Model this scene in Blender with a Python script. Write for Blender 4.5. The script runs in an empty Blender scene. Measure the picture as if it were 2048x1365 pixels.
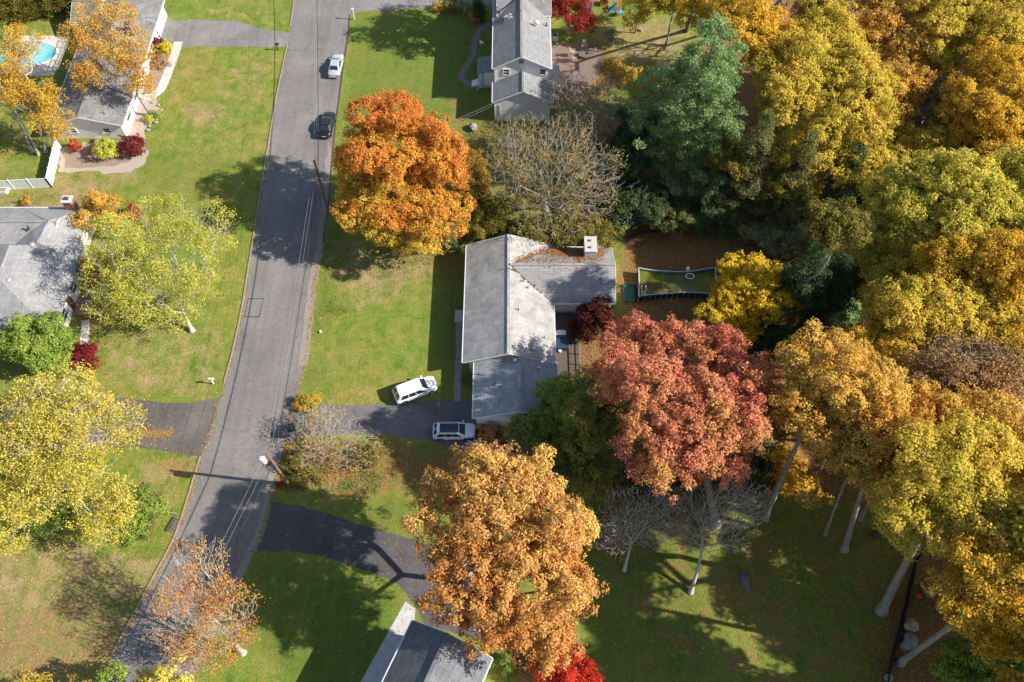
import bpy, bmesh, math, random
import numpy as np
from mathutils import Vector, Matrix

# ------------------------------------------------------------------ camera, sky, sun, exposure
SC = bpy.context.scene
COL = SC.collection
CAM_H, CAM_DEP, CAM_F = 83.0, math.radians(60.0), 1600.0      # height (m), depression, focal length in photo pixels
cam_data = bpy.data.cameras.new('camera')
cam_data.sensor_width = 36.0
cam_data.lens = 36.0 * CAM_F / 2048.0
cam_data.clip_start = 0.5
cam_data.clip_end = 6000.0
cam = bpy.data.objects.new('camera', cam_data)
COL.objects.link(cam)
cam.location = (0, 0, CAM_H)
cam.rotation_euler = (math.pi / 2 - CAM_DEP, 0, 0)
SC.camera = cam

SUN_EL = math.radians(35.0)
SUN_DIR = Vector((13.0, -1.6, 0)).normalized()                # the horizontal direction the sun stands in
SUN_AZ = math.atan2(SUN_DIR.x, SUN_DIR.y)
world = bpy.data.worlds.new('World')
SC.world = world
world.use_nodes = True
nt = world.node_tree
nt.nodes.clear()
sky = nt.nodes.new('ShaderNodeTexSky')
sky.sky_type = 'NISHITA'
sky.sun_disc = False
sky.sun_elevation = SUN_EL
sky.sun_rotation = SUN_AZ
sky.altitude = 50
bg = nt.nodes.new('ShaderNodeBackground')
bg.inputs['Strength'].default_value = 0.092
wo = nt.nodes.new('ShaderNodeOutputWorld')
nt.links.new(sky.outputs[0], bg.inputs[0])
nt.links.new(bg.outputs[0], wo.inputs[0])
sun_data = bpy.data.lights.new('sun', 'SUN')
sun_data.energy = 5.0
sun_data.angle = math.radians(0.53)
sun_data.color = (1.0, 0.93, 0.82)
sun = bpy.data.objects.new('sun', sun_data)
COL.objects.link(sun)
tosun = Vector((SUN_DIR.x * math.cos(SUN_EL), SUN_DIR.y * math.cos(SUN_EL), math.sin(SUN_EL)))
sun.rotation_euler = tosun.to_track_quat('Z', 'Y').to_euler()
SC.view_settings.view_transform = 'Standard'
SC.view_settings.look = 'None'
SC.view_settings.gamma = 1.0
SC.view_settings.exposure = 0.95
SC.cycles.max_bounces = 6
SC.cycles.diffuse_bounces = 4
SC.cycles.transmission_bounces = 4
SC.cycles.transparent_max_bounces = 6
SC.cycles.use_adaptive_sampling = True
SC.cycles.adaptive_threshold = 0.02
SC.cycles.use_denoising = True
SC.cycles.denoiser = 'OPENIMAGEDENOISE'
SC.cycles.denoising_input_passes = 'RGB_ALBEDO_NORMAL'
SC.cycles.denoising_prefilter = 'ACCURATE'

# ------------------------------------------------------------------ helpers
S_, C_ = math.sin(CAM_DEP), math.cos(CAM_DEP)

def A(px, py, h=0.0):
    """photo pixel -> world point at height h"""
    u = (px - 1024) / CAM_F
    v = (py - 682.5) / CAM_F
    z = (CAM_H - h) / (S_ + v * C_)
    return Vector((u * z, z * (C_ - v * S_), h))

def AX(pts, h=0.0):
    return [tuple(A(p[0], p[1], h)[:2]) for p in pts]

RNG = np.random.default_rng(7)
random.seed(7)
MATS = {}

def new_mat(name):
    m = bpy.data.materials.new(name)
    m.use_nodes = True
    m.node_tree.nodes.clear()
    return m, m.node_tree.nodes, m.node_tree.links

def mat(name, col, rough=0.8, var=0.18, scale=3.0, metal=0.0, spec=0.3, bump=0.0, fine=0.0):
    """procedural paint / stone / wood: base colour with noise variation"""
    if name in MATS:
        return MATS[name]
    m, N, L = new_mat(name)
    out = N.new('ShaderNodeOutputMaterial')
    b = N.new('ShaderNodeBsdfPrincipled')
    b.inputs['Roughness'].default_value = rough
    b.inputs['Metallic'].default_value = metal
    b.inputs['Specular IOR Level'].default_value = spec
    tc = N.new('ShaderNodeTexCoord')
    n = N.new('ShaderNodeTexNoise')
    n.inputs['Scale'].default_value = scale
    n.inputs['Detail'].default_value = 6
    n.inputs['Roughness'].default_value = 0.65
    L.new(tc.outputs['Object'], n.inputs['Vector'])
    r = N.new('ShaderNodeMapRange')
    r.inputs['From Min'].default_value = 0.25
    r.inputs['From Max'].default_value = 0.75
    r.inputs['To Min'].default_value = 1 - var
    r.inputs['To Max'].default_value = 1 + var
    L.new(n.outputs['Fac'], r.inputs['Value'])
    mx = N.new('ShaderNodeVectorMath')
    mx.operation = 'SCALE'
    mx.inputs[0].default_value = col[:3]
    L.new(r.outputs[0], mx.inputs['Scale'])
    L.new(mx.outputs[0], b.inputs['Base Color'])
    if bump:
        bp = N.new('ShaderNodeBump')
        bp.inputs['Strength'].default_value = bump
        bp.inputs['Distance'].default_value = 0.05
        L.new(n.outputs['Fac'], bp.inputs['Height'])
        L.new(bp.outputs[0], b.inputs['Normal'])
    L.new(b.outputs[0], out.inputs[0])
    MATS[name] = m
    return m

def leaf_material():
    m, N, L = new_mat('leaf')
    out = N.new('ShaderNodeOutputMaterial')
    at = N.new('ShaderNodeAttribute')
    at.attribute_name = 'leafcol'
    d = N.new('ShaderNodeBsdfDiffuse')
    t = N.new('ShaderNodeBsdfTranslucent')
    mx = N.new('ShaderNodeMixShader')
    mx.inputs[0].default_value = 0.42
    L.new(at.outputs['Color'], d.inputs[0])
    L.new(at.outputs['Color'], t.inputs[0])
    L.new(d.outputs[0], mx.inputs[1])
    L.new(t.outputs[0], mx.inputs[2])
    L.new(mx.outputs[0], out.inputs[0])
    return m
LEAF = leaf_material()

def ramp(N, L, src, stops):
    r = N.new('ShaderNodeValToRGB')
    while len(r.color_ramp.elements) < len(stops):
        r.color_ramp.elements.new(0.5)
    for e, (p, c) in zip(r.color_ramp.elements, stops):
        e.position = p
        e.color = (*c, 1) if len(c) == 3 else c
    L.new(src, r.inputs[0])
    return r.outputs[0]

def noise(N, L, vec, scale, detail=5, rough=0.6, dist=0.0):
    n = N.new('ShaderNodeTexNoise')
    n.inputs['Scale'].default_value = scale
    n.inputs['Detail'].default_value = detail
    n.inputs['Roughness'].default_value = rough
    n.inputs['Distortion'].default_value = dist
    L.new(vec, n.inputs['Vector'])
    return n.outputs['Fac']

def mixc(N, L, fac, a, b, mode='MIX'):
    m = N.new('ShaderNodeMix')
    m.data_type = 'RGBA'
    m.blend_type = mode
    for sock, v in ((m.inputs[0], fac), (m.inputs[6], a), (m.inputs[7], b)):
        if hasattr(v, 'links') or hasattr(v, 'is_linked'):
            L.new(v, sock)
        elif isinstance(v, (int, float)):
            sock.default_value = v
        else:
            sock.default_value = (*v, 1)
    return m.outputs[2]

def math_(N, L, op, a, b=None, clamp=False):
    m = N.new('ShaderNodeMath')
    m.operation = op
    m.use_clamp = clamp
    for i, v in enumerate((a, b)):
        if v is None:
            continue
        if isinstance(v, (int, float)):
            m.inputs[i].default_value = v
        else:
            L.new(v, m.inputs[i])
    return m.outputs[0]

def tag(o, label=None, cat=None, group=None, kind=None):
    if label: o['label'] = label
    if cat: o['category'] = cat
    if group: o['group'] = group
    if kind: o['kind'] = kind
    return o

def thing(name, label, cat, loc=(0, 0, 0), rz=0.0, group=None):
    o = bpy.data.objects.new(name, None)
    o.empty_display_size = 0.3
    COL.objects.link(o)
    o.location = loc
    o.rotation_euler = (0, 0, rz)
    return tag(o, label, cat, group)

def link(name, me, m, parent=None):
    o = bpy.data.objects.new(name, me)
    COL.objects.link(o)
    if m is not None:
        me.materials.append(m)
    if parent is not None:
        o.parent = parent
    return o

def npmesh(name, V, F, m, parent=None, facecol=None, smooth=False, origin=None):
    """V (n,3), F (k,s) equal-sided faces; origin is subtracted so that the mesh is local to its parent"""
    V = np.asarray(V, dtype=np.float32)
    if origin is not None:
        V = V - np.asarray(origin, dtype=np.float32)
    F = np.asarray(F, dtype=np.int32)
    me = bpy.data.meshes.new(name)
    k, s = F.shape
    me.vertices.add(len(V))
    me.vertices.foreach_set('co', V.ravel())
    me.loops.add(k * s)
    me.loops.foreach_set('vertex_index', F.ravel())
    me.polygons.add(k)
    me.polygons.foreach_set('loop_start', np.arange(0, k * s, s, dtype=np.int32))
    if facecol is not None:
        at = me.attributes.new('leafcol', 'FLOAT_COLOR', 'FACE')
        c = np.ones((k, 4), dtype=np.float32)
        c[:, :3] = facecol
        at.data.foreach_set('color', c.ravel())
    me.update(calc_edges=True)
    if smooth:
        me.polygons.foreach_set('use_smooth', np.ones(k, dtype=bool))
    return link(name, me, m, parent)

class MB:
    """collects shapes and links them as one mesh object"""
    def __init__(self):
        self.v, self.f = [], []
    def add(self, V, F):
        o = len(self.v)
        self.v += [tuple(p) for p in V]
        self.f += [tuple(i + o for i in f) for f in F]
        return self
    def box(self, x0, x1, y0, y1, z0, z1):
        V = [(x, y, z) for z in (z0, z1) for y in (y0, y1) for x in (x0, x1)]
        return self.add(V, [(0, 2, 3, 1), (4, 5, 7, 6), (0, 1, 5, 4), (2, 6, 7, 3), (0, 4, 6, 2), (1, 3, 7, 5)])
    def bar(self, p, q, w, h=None, up=(0, 0, 1)):
        """a box along p-q, w wide and h high"""
        p, q = Vector(p), Vector(q)
        h = w if h is None else h
        d = (q - p).normalized()
        u = Vector(up)
        if abs(d.dot(u)) > 0.98:
            u = Vector((1, 0, 0))
        s = d.cross(u).normalized() * (w / 2)
        t = s.cross(d).normalized() * (h / 2)
        V = [e + a * s + b * t for e in (p, q) for a, b in ((-1, -1), (1, -1), (1, 1), (-1, 1))]
        return self.add(V, [(0, 1, 2, 3), (7, 6, 5, 4), (0, 4, 5, 1), (1, 5, 6, 2), (2, 6, 7, 3), (3, 7, 4, 0)])
    def tube(self, pts, radii, n=8, cap=True):
        pts = [Vector(p) for p in pts]
        if not hasattr(radii, '__len__'):
            radii = [radii] * len(pts)
        rings = []
        for i, p in enumerate(pts):
            d = (pts[min(i + 1, len(pts) - 1)] - pts[max(i - 1, 0)]).normalized()
            u = Vector((0, 0, 1)) if abs(d.z) < 0.9 else Vector((1, 0, 0))
            s = d.cross(u).normalized()
            t = s.cross(d)
            rings.append([p + radii[i] * (math.cos(a) * s + math.sin(a) * t) for a in (2 * math.pi * k / n for k in range(n))])
        V = [q for r in rings for q in r]
        F = []
        for i in range(len(pts) - 1):
            for k in range(n):
                F.append((i * n + k, i * n + (k + 1) % n, (i + 1) * n + (k + 1) % n, (i + 1) * n + k))
        if cap:
            F.append(tuple(range(n - 1, -1, -1)))
            F.append(tuple((len(pts) - 1) * n + k for k in range(n)))
        return self.add(V, F)
    def cyl(self, c, r, z0, z1, n=16, r2=None):
        return self.tube([(c[0], c[1], z0), (c[0], c[1], z1)], [r, r if r2 is None else r2], n)
    def ell(self, c, r, nu=10, nv=7):
        V, F = [], []
        for j in range(nv + 1):
            a = math.pi * j / nv
            for i in range(nu):
                b = 2 * math.pi * i / nu
                V.append((c[0] + r[0] * math.sin(a) * math.cos(b), c[1] + r[1] * math.sin(a) * math.sin(b), c[2] + r[2] * math.cos(a)))
        for j in range(nv):
            for i in range(nu):
                F.append((j * nu + i, (j + 1) * nu + i, (j + 1) * nu + (i + 1) % nu, j * nu + (i + 1) % nu))
        return self.add(V, F)
    def build(self, name, m, parent=None, smooth=False, world=False, bevel=0.0):
        me = bpy.data.meshes.new(name)
        v = self.v
        if world and parent is not None:
            l = parent.location
            v = [(p[0] - l[0], p[1] - l[1], p[2] - l[2]) for p in v]
        me.from_pydata(v, [], self.f)
        me.validate()
        if smooth:
            me.polygons.foreach_set('use_smooth', [True] * len(me.polygons))
        o = link(name, me, m, parent)
        bm = bmesh.new()
        bm.from_mesh(me)
        bmesh.ops.remove_doubles(bm, verts=bm.verts, dist=1e-5)
        if bevel:
            bmesh.ops.bevel(bm, geom=list(bm.edges), offset=bevel, segments=2, profile=0.6, affect='EDGES')
        bmesh.ops.recalc_face_normals(bm, faces=bm.faces)
        bm.to_mesh(me)
        bm.free()
        return o

def copy_tree(o, parent=None):
    c = o.copy()
    COL.objects.link(c)
    if parent is not None:
        c.parent = parent
    for ch in list(o.children):
        copy_tree(ch, c)
    return c

def sheet(name, pts, z, m, kind='structure', jitter=0.0, sub=1.0):
    """a flat sheet over a polygon of world xy points; its outline is subdivided and roughened so the edge is not ruler-straight"""
    P = []
    n = len(pts)
    for i in range(n):
        a, b = np.array(pts[i]), np.array(pts[(i + 1) % n])
        d = np.linalg.norm(b - a)
        k = max(1, int(d / sub)) if jitter else 1
        for j in range(k):
            q = a + (b - a) * j / k
            if jitter and j:
                q = q + RNG.normal(0, jitter, 2)
            P.append((q[0], q[1], z))
    bm = bmesh.new()
    vs = [bm.verts.new(p) for p in P]
    f = bm.faces.new(vs)
    bm.normal_update()
    if f.normal.z < 0:
        f.normal_flip()
    bmesh.ops.triangulate(bm, faces=bm.faces)
    me = bpy.data.meshes.new(name)
    bm.to_mesh(me)
    bm.free()
    o = link(name, me, m)
    if kind:
        o['kind'] = kind
    return o

def inpoly(X, Y, poly):
    r = np.zeros(X.shape, bool)
    n = len(poly)
    for i in range(n):
        x1, y1 = poly[i]
        x2, y2 = poly[(i + 1) % n]
        c = ((y1 > Y) != (y2 > Y)) & (X < (x2 - x1) * (Y - y1) / (y2 - y1 + 1e-12) + x1)
        r ^= c
    return r
# ------------------------------------------------------------------ the ground
LITTER, LUSH, DRY = {}, {}, {}
def cover_polys():
    lit = [  # forest floor and leaf-strewn ground (photo pixels)
        ([(1235, 430), (1240, 640), (1330, 650), (1420, 640), (1560, 560), (1720, 520), (2300, 480), (2300, -120), (1500, -120), (1380, 150), (1300, 160)], 1.0),
        ([(1160, 640), (1150, 980), (1280, 1010), (1420, 990), (1560, 980), (1700, 1010), (1840, 1060), (1815, 1120), (1760, 1400), (2400, 1400), (2400, 440), (1700, 520), (1420, 650)], 0.9),
        ([(560, 870), (760, 872), (900, 885), (1010, 890), (1010, 1000), (830, 1000), (700, 985), (560, 960)], 0.75),
        ([(-200, 1200), (120, 1190), (270, 1190), (205, 1400), (-300, 1400)], 0.42),
        ([(860, 490), (930, 470), (925, 600), (880, 620), (862, 560)], 0.55),
        ([(560, 920), (640, 940), (640, 985), (560, 990)], 0.6),
        ([(1070, 90), (1230, 90), (1250, 180), (1110, 230)], 0.8),
        ([(890, 190), (990, 200), (1000, 480), (890, 480)], 0.55),
        ([(1000, 1290), (1060, 1280), (1100, 1400), (990, 1400)], 0.8),
        ([(145, 650), (200, 640), (235, 740), (150, 780)], 0.6),
        ([(180, 560), (220, 560), (220, 650), (160, 650)], 0.7),
        ([(1200, 1000), (1840, 1060), (1815, 1120), (1760, 1400), (1300, 1400), (1180, 1100)], 0.36),
        ([(430, 760), (440, 800), (390, 812), (260, 800), (250, 770), (350, 785)], 0.4),
        ([(400, 910), (270, 897), (270, 930), (330, 960), (390, 940)], 0.55),
    ]
    lush = [
        ([(640, 500), (690, 480), (680, 560), (650, 640), (640, 760), (610, 795), (625, 640)], 0.9),
        ([(700, 20), (980, 20), (990, 250), (700, 300), (680, 250)], 0.6),
        ([(510, 1100), (700, 1150), (820, 1210), (760, 1400), (560, 1400), (480, 1230)], 0.85),
        ([(550, 985), (850, 1000), (840, 1085), (640, 1022), (553, 1003)], 0.7),
        ([(1180, 1000), (1400, 1050), (1450, 1400), (1150, 1400)], 0.75),
        ([(860, 500), (940, 500), (930, 820), (860, 815)], 0.7),
        ([(640, 430), (700, 430), (700, 500), (640, 510)], 0.9),
        ([(240, 310), (350, 300), (480, 320), (440, 360), (300, 400)], 0.5),
    ]
    dry = [
        ([(660, 490), (870, 500), (865, 560), (720, 610), (650, 560)], 0.8),
        ([(650, 560), (860, 560), (850, 780), (700, 790), (640, 700)], 0.12),
        ([(-100, 395), (230, 360), (170, 425), (-100, 425)], 0.7),
        ([(110, 330), (330, 345), (190, 400), (100, 390)], 0.6),
        ([(370, 205), (440, 200), (445, 240), (380, 250)], 0.85),
        ([(460, 120), (560, 120), (540, 220), (470, 200)], 0.45),
        ([(340, 100), (560, 100), (520, 400), (300, 400), (300, 300)], 0.25),
        ([(200, 640), (470, 640), (440, 790), (270, 795), (190, 740)], 0.5),
        ([(270, 900), (400, 915), (370, 1000), (280, 1000)], 0.7),
        ([(-200, 1050), (350, 1090), (300, 1170), (210, 1400), (-300, 1400)], 0.75),
        ([(300, 0), (580, 0), (570, 60), (470, 50), (320, 35)], 0.35),
        ([(1340, 1130), (1700, 1150), (1740, 1400), (1350, 1400)], 0.15),
        ([(1200, 40), (1380, 40), (1360, 140), (1190, 130)], 0.75),
    ]
    return lit, lush, dry

def build_ground():
    fx = np.arange(-96, 96.1, 0.6)
    fy = np.arange(-6, 132.1, 0.6)
    def ext(a, lo, hi):
        out_lo, out_hi, s = [], [], 1.5
        x = a[0]
        while x > lo:
            x -= s; s *= 1.35; out_lo.append(x)
        x, s = a[-1], 1.5
        while x < hi:
            x += s; s *= 1.35; out_hi.append(x)
        return np.array(out_lo[::-1] + list(a) + out_hi)
    xs, ys = ext(fx, -2500, 2500), ext(fy, -2500, 4500)
    X, Y = np.meshgrid(xs, ys)
    nx, ny = len(xs), len(ys)
    V = np.stack([X.ravel(), Y.ravel(), np.zeros(X.size)], 1)
    idx = np.arange(nx * ny).reshape(ny, nx)
    F = np.stack([idx[:-1, :-1].ravel(), idx[:-1, 1:].ravel(), idx[1:, 1:].ravel(), idx[1:, :-1].ravel()], 1)
    cov = np.zeros((ny, nx, 3))
    # ragged outlines: look the polygons up at slightly displaced points
    jx = 0.9 * np.sin(X * .9 + 1.3 * np.sin(Y * .7)) + .5 * np.sin(Y * 2.3 + X)
    jy = 0.9 * np.sin(Y * 1.1 + 1.7 * np.sin(X * .6)) + .5 * np.sin(X * 2.1 - Y)
    for c, polys in enumerate(cover_polys()):
        for poly, w in polys:
            m = inpoly(X + jx, Y + jy, AX(poly)).astype(float) * w
            cov[:, :, c] = np.maximum(cov[:, :, c], m)
    far = (np.abs(X) > 85) | (Y > 118)
    cov[:, :, 0] = np.where(far & (X > 20), 1.0, cov[:, :, 0])
    k = np.array([1, 4, 6, 4, 1]) / 16.0
    for _ in range(3):
        for ax in (0, 1):
            p = np.pad(cov, [(2, 2) if i == ax else (0, 0) for i in range(3)], mode='edge')
            cov = sum(k[i] * (p[i:i + ny] if ax == 0 else p[:, i:i + nx]) for i in range(5))
    m, N, L = new_mat('lawn')
    out = N.new('ShaderNodeOutputMaterial')
    b = N.new('ShaderNodeBsdfPrincipled')
    b.inputs['Roughness'].default_value = 0.95
    b.inputs['Specular IOR Level'].default_value = 0.1
    tc = N.new('ShaderNodeTexCoord')
    O = tc.outputs['Object']
    at = N.new('ShaderNodeAttribute')
    at.attribute_name = 'cover'
    sep = N.new('ShaderNodeSeparateColor')
    L.new(at.outputs['Color'], sep.inputs[0])
    n_big = noise(N, L, O, 0.09, 4, .6)
    n_mid = noise(N, L, O, 0.55, 6, .68, .4)
    n_fine = noise(N, L, O, 4.0, 6, .75)
    n_blade = noise(N, L, O, 15.0, 3, .8)
    base = ramp(N, L, n_mid, [(.28, (.085, .128, .024)), (.43, (.145, .178, .036)), (.57, (.195, .200, .052)), (.72, (.240, .208, .082))])
    big = ramp(N, L, n_big, [(.35, (.78, 1.0, .72)), (.65, (1.18, 1.02, 1.05))])
    base = mixc(N, L, 1.0, base, big, 'MULTIPLY')
    lushc = ramp(N, L, n_mid, [(.3, (.055, .108, .018)), (.5, (.100, .150, .026)), (.72, (.160, .178, .045))])
    dryc = ramp(N, L, n_mid, [(.3, (.175, .160, .055)), (.5, (.255, .200, .095)), (.7, (.330, .240, .140))])
    litc = ramp(N, L, n_fine, [(.25, (.075, .048, .022)), (.45, (.180, .100, .042)), (.6, (.260, .150, .062)), (.78, (.370, .240, .115))])
    def weight(sock, gain=2.2):
        s = math_(N, L, 'ADD', sock, math_(N, L, 'MULTIPLY', math_(N, L, 'SUBTRACT', n_mid, 0.5), 1.6))
        s = math_(N, L, 'ADD', s, math_(N, L, 'MULTIPLY', math_(N, L, 'SUBTRACT', n_fine, 0.5), 0.9))
        w = math_(N, L, 'MULTIPLY', math_(N, L, 'SUBTRACT', s, 0.30), gain, True)
        return math_(N, L, 'MULTIPLY', w, math_(N, L, 'MULTIPLY', sock, 3.0, True))
    c = mixc(N, L, weight(sep.outputs[1], 1.8), base, lushc)
    c = mixc(N, L, weight(sep.outputs[2], 1.8), c, dryc)
    c = mixc(N, L, weight(sep.outputs[0]), c, litc)
    blade = ramp(N, L, n_blade, [(.25, (.48, .55, .44)), (.5, (1, 1, 1)), (.75, (1.5, 1.4, 1.42))])
    c = mixc(N, L, 1.0, c, blade, 'MULTIPLY')
    fine = ramp(N, L, n_fine, [(.25, (.62, .70, .60)), (.5, (1, 1, 1)), (.75, (1.36, 1.28, 1.25))])
    c = mixc(N, L, 1.0, c, fine, 'MULTIPLY')
    c = mixc(N, L, 1.0, c, ramp(N, L, noise(N, L, O, 1.7, 5, .75), [(.28, (.80, .86, .78)), (.5, (1, 1, 1)), (.72, (1.20, 1.13, 1.16))]), 'MULTIPLY')
    mpg = N.new('ShaderNodeMapping')
    mpg.inputs['Rotation'].default_value = (0, 0, math.radians(8))
    mpg.inputs['Scale'].default_value = (1.0, .05, 1)
    L.new(O, mpg.inputs[0])
    c = mixc(N, L, 1.0, c, ramp(N, L, noise(N, L, mpg.outputs[0], 1.2, 4, .7), [(.32, (.88, .93, .88)), (.68, (1.13, 1.07, 1.08))]), 'MULTIPLY')
    L.new(c, b.inputs['Base Color'])
    bp = N.new('ShaderNodeBump')
    bp.inputs['Strength'].default_value = 0.8
    bp.inputs['Distance'].default_value = 0.12
    hgt = math_(N, L, 'ADD', math_(N, L, 'MULTIPLY', n_blade, .5), n_fine)
    L.new(hgt, bp.inputs['Height'])
    L.new(bp.outputs[0], b.inputs['Normal'])
    L.new(b.outputs[0], out.inputs[0])
    o = npmesh('ground', V, F, m)
    a = o.data.attributes.new('cover', 'FLOAT_COLOR', 'POINT')
    cc = np.ones((nx * ny, 4), np.float32)
    cc[:, :3] = cov.reshape(-1, 3)
    a.data.foreach_set('color', cc.ravel())
    o['kind'] = 'structure'
    return xs, ys, cov
GX, GY, COV = build_ground()

def cover_at(x, y, c=0):
    i = np.clip(np.searchsorted(GX, x), 0, len(GX) - 1)
    j = np.clip(np.searchsorted(GY, y), 0, len(GY) - 1)
    return COV[j, i, c]

# ------------------------------------------------------------------ roads, drives, paths
def asphalt(name, col, warm=0.0, crack=0.5, stain=.25):
    m, N, L = new_mat(name)
    out = N.new('ShaderNodeOutputMaterial')
    b = N.new('ShaderNodeBsdfPrincipled')
    b.inputs['Roughness'].default_value = 0.9
    b.inputs['Specular IOR Level'].default_value = 0.2
    O = N.new('ShaderNodeTexCoord').outputs['Object']
    n1 = noise(N, L, O, 0.18, 5, .6, .3)
    n2 = noise(N, L, O, 2.2, 6, .7)
    n3 = noise(N, L, O, 30, 2, .7)
    lo, hi = [c * (1 - stain) for c in col], [c * (1 + stain) for c in col]
    c = ramp(N, L, n1, [(.3, lo), (.5, col), (.7, hi)])
    c = mixc(N, L, 1.0, c, ramp(N, L, n2, [(.3, (.86, .86, .87)), (.7, (1.13, 1.12, 1.1))]), 'MULTIPLY')
    c = mixc(N, L, 1.0, c, ramp(N, L, n3, [(.25, (.84, .84, .84)), (.75, (1.16, 1.16, 1.16))]), 'MULTIPLY')
    # wheel tracks: long streaks down the road
    mp = N.new('ShaderNodeMapping')
    mp.inputs['Scale'].default_value = (1.1, 0.02, 1)
    mp.inputs['Rotation'].default_value = (0, 0, math.radians(2))
    L.new(O, mp.inputs[0])
    st = noise(N, L, mp.outputs[0], 1.0, 4, .6)
    c = mixc(N, L, 1.0, c, ramp(N, L, st, [(.3, (.88, .88, .89)), (.7, (1.10, 1.09, 1.08))]), 'MULTIPLY')
    if crack:
        vo = N.new('ShaderNodeTexVoronoi')
        vo.feature = 'DISTANCE_TO_EDGE'
        vo.inputs['Scale'].default_value = 0.30
        wv = N.new('ShaderNodeVectorMath')
        wv.operation = 'ADD'
        sc = N.new('ShaderNodeVectorMath'); sc.operation = 'SCALE'; sc.inputs['Scale'].default_value = 1.6
        nn = N.new('ShaderNodeTexNoise'); nn.inputs['Scale'].default_value = .8; nn.inputs['Detail'].default_value = 5
        L.new(O, nn.inputs['Vector'])
        L.new(nn.outputs['Color'], sc.inputs[0])
        L.new(O, wv.inputs[0]); L.new(sc.outputs[0], wv.inputs[1])
        L.new(wv.outputs[0], vo.inputs['Vector'])
        cr = ramp(N, L, vo.outputs['Distance'], [(.0, (1 - crack,) * 3), (.012, (1, 1, 1))])
        c = mixc(N, L, 1.0, c, cr, 'MULTIPLY')
    L.new(c, b.inputs['Base Color'])
    L.new(b.outputs[0], out.inputs[0])
    return m
M_ROAD = asphalt('road_asphalt', (.172, .163, .160), crack=.30, stain=.16)
M_DRIVE_OLD = asphalt('drive_asphalt_grey', (.190, .182, .182), crack=.35, stain=.2)
M_DRIVE_BROWN = asphalt('drive_asphalt_worn', (.105, .096, .092), crack=.35, stain=.3)
M_DRIVE_NEW = asphalt('drive_asphalt_dark', (.084, .081, .084), crack=.3, stain=.22)
M_CONC = mat('concrete', (.46, .44, .42), .9, .16, 2.5, bump=.2)
M_CONC_POOL = mat('pool_concrete', (.50, .45, .40), .9, .12, 3.0)
M_KERB = mat('kerb_asphalt', (.27, .21, .16), .9, .4, 6.0)
M_SHOULDER = mat('shoulder_gravel', (.235, .205, .19), .95, .3, 9.0)

ROAD_L = [(572, -120), (590, 0), (575, 95), (553, 200), (533, 320), (520, 400), (501, 520), (485, 620), (468, 700), (449, 770), (425, 850), (400, 920), (376, 1000), (352, 1075), (300, 1170), (258, 1250), (215, 1330), (150, 1440)]
ROAD_R = [(702, -120), (700, 0), (697, 60), (685, 140), (668, 270), (655, 420), (643, 500), (630, 560), (622, 640), (611, 720), (598, 790), (578, 850), (560, 915), (550, 960), (543, 1005), (518, 1090), (490, 1140), (455, 1215), (420, 1290), (350, 1430)]

def path_len(p):
    d = [0]
    for a, b in zip(p[:-1], p[1:]):
        d.append(d[-1] + math.dist(a, b))
    return d
def resample(p, n):
    d = path_len(p)
    t = np.linspace(0, d[-1], n)
    q = np.stack([np.interp(t, d, [a[i] for a in p]) for i in (0, 1)], 1)
    k = np.array([1, 2, 3, 2, 1]) / 9
    for i in (0, 1):
        s = np.convolve(np.pad(q[:, i], 2, mode='edge'), k, 'valid')
        s[:2], s[-2:] = q[:2, i], q[-2:, i]
        q[:, i] = s
    return q
RL, RR = resample(AX(ROAD_L), 120), resample(AX(ROAD_R), 120)
def strip(name, a, b, z, m, kind='structure'):
    n = len(a)
    V = np.concatenate([np.c_[a, np.full(n, z)], np.c_[b, np.full(n, z)]])
    F = [(i, n + i, n + i + 1, i + 1) for i in range(n - 1)]
    o = npmesh(name, V, F, m)
    if kind: o['kind'] = kind
    return o
strip('road', RL + RNG.normal(0, .03, RL.shape), RR + RNG.normal(0, .03, RR.shape), .012, M_ROAD)
# worn gravelly edge along the right-hand side
sel = slice(46, 82)
strip('road_shoulder', RR[sel] + np.array([-.75, 0]) + RNG.normal(0, .08, RR[sel].shape), RR[sel] + np.array([.25, 0]) + RNG.normal(0, .07, RR[sel].shape), .016, M_SHOULDER)
sel = slice(88, 116)
strip('road_shoulder', RR[sel] + np.array([-.8, 0]) + RNG.normal(0, .06, RR[sel].shape), RR[sel] + np.array([.1, 0]) + RNG.normal(0, .05, RR[sel].shape), .016, M_SHOULDER)

def kerb(name, p, m, w=.16, h=.11):
    mb = MB()
    for a, b in zip(p[:-1], p[1:]):
        mb.bar((a[0], a[1], h / 2 - .02), (b[0], b[1], h / 2 - .02), w, h + .04)
    o = mb.build(name, m)
    o['kind'] = 'structure'
    return o
def road_index(side, py):
    return int(np.argmin([abs(p[1] - A(0, py)[1]) for p in side]))
iL = [road_index(RL, y) for y in (92, 790, 912, 1340)]
kerb('kerb', RL[iL[0]:iL[1]] - np.array([.1, 0]), M_KERB)
kerb('kerb', RL[iL[2]:iL[3]] - np.array([.1, 0]), M_KERB)
kerb('kerb', RL[:road_index(RL, 62)] - np.array([.1, 0]), M_KERB)
iR = [road_index(RR, y) for y in (30, 500, 500, 792)]
M_KERB_DARK = mat('kerb_dark', (.09, .075, .06), .9, .3, 6)
kerb('kerb', RR[iR[0]:iR[1]] + np.array([.1, 0]), M_KERB_DARK, .14, .10)

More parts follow.
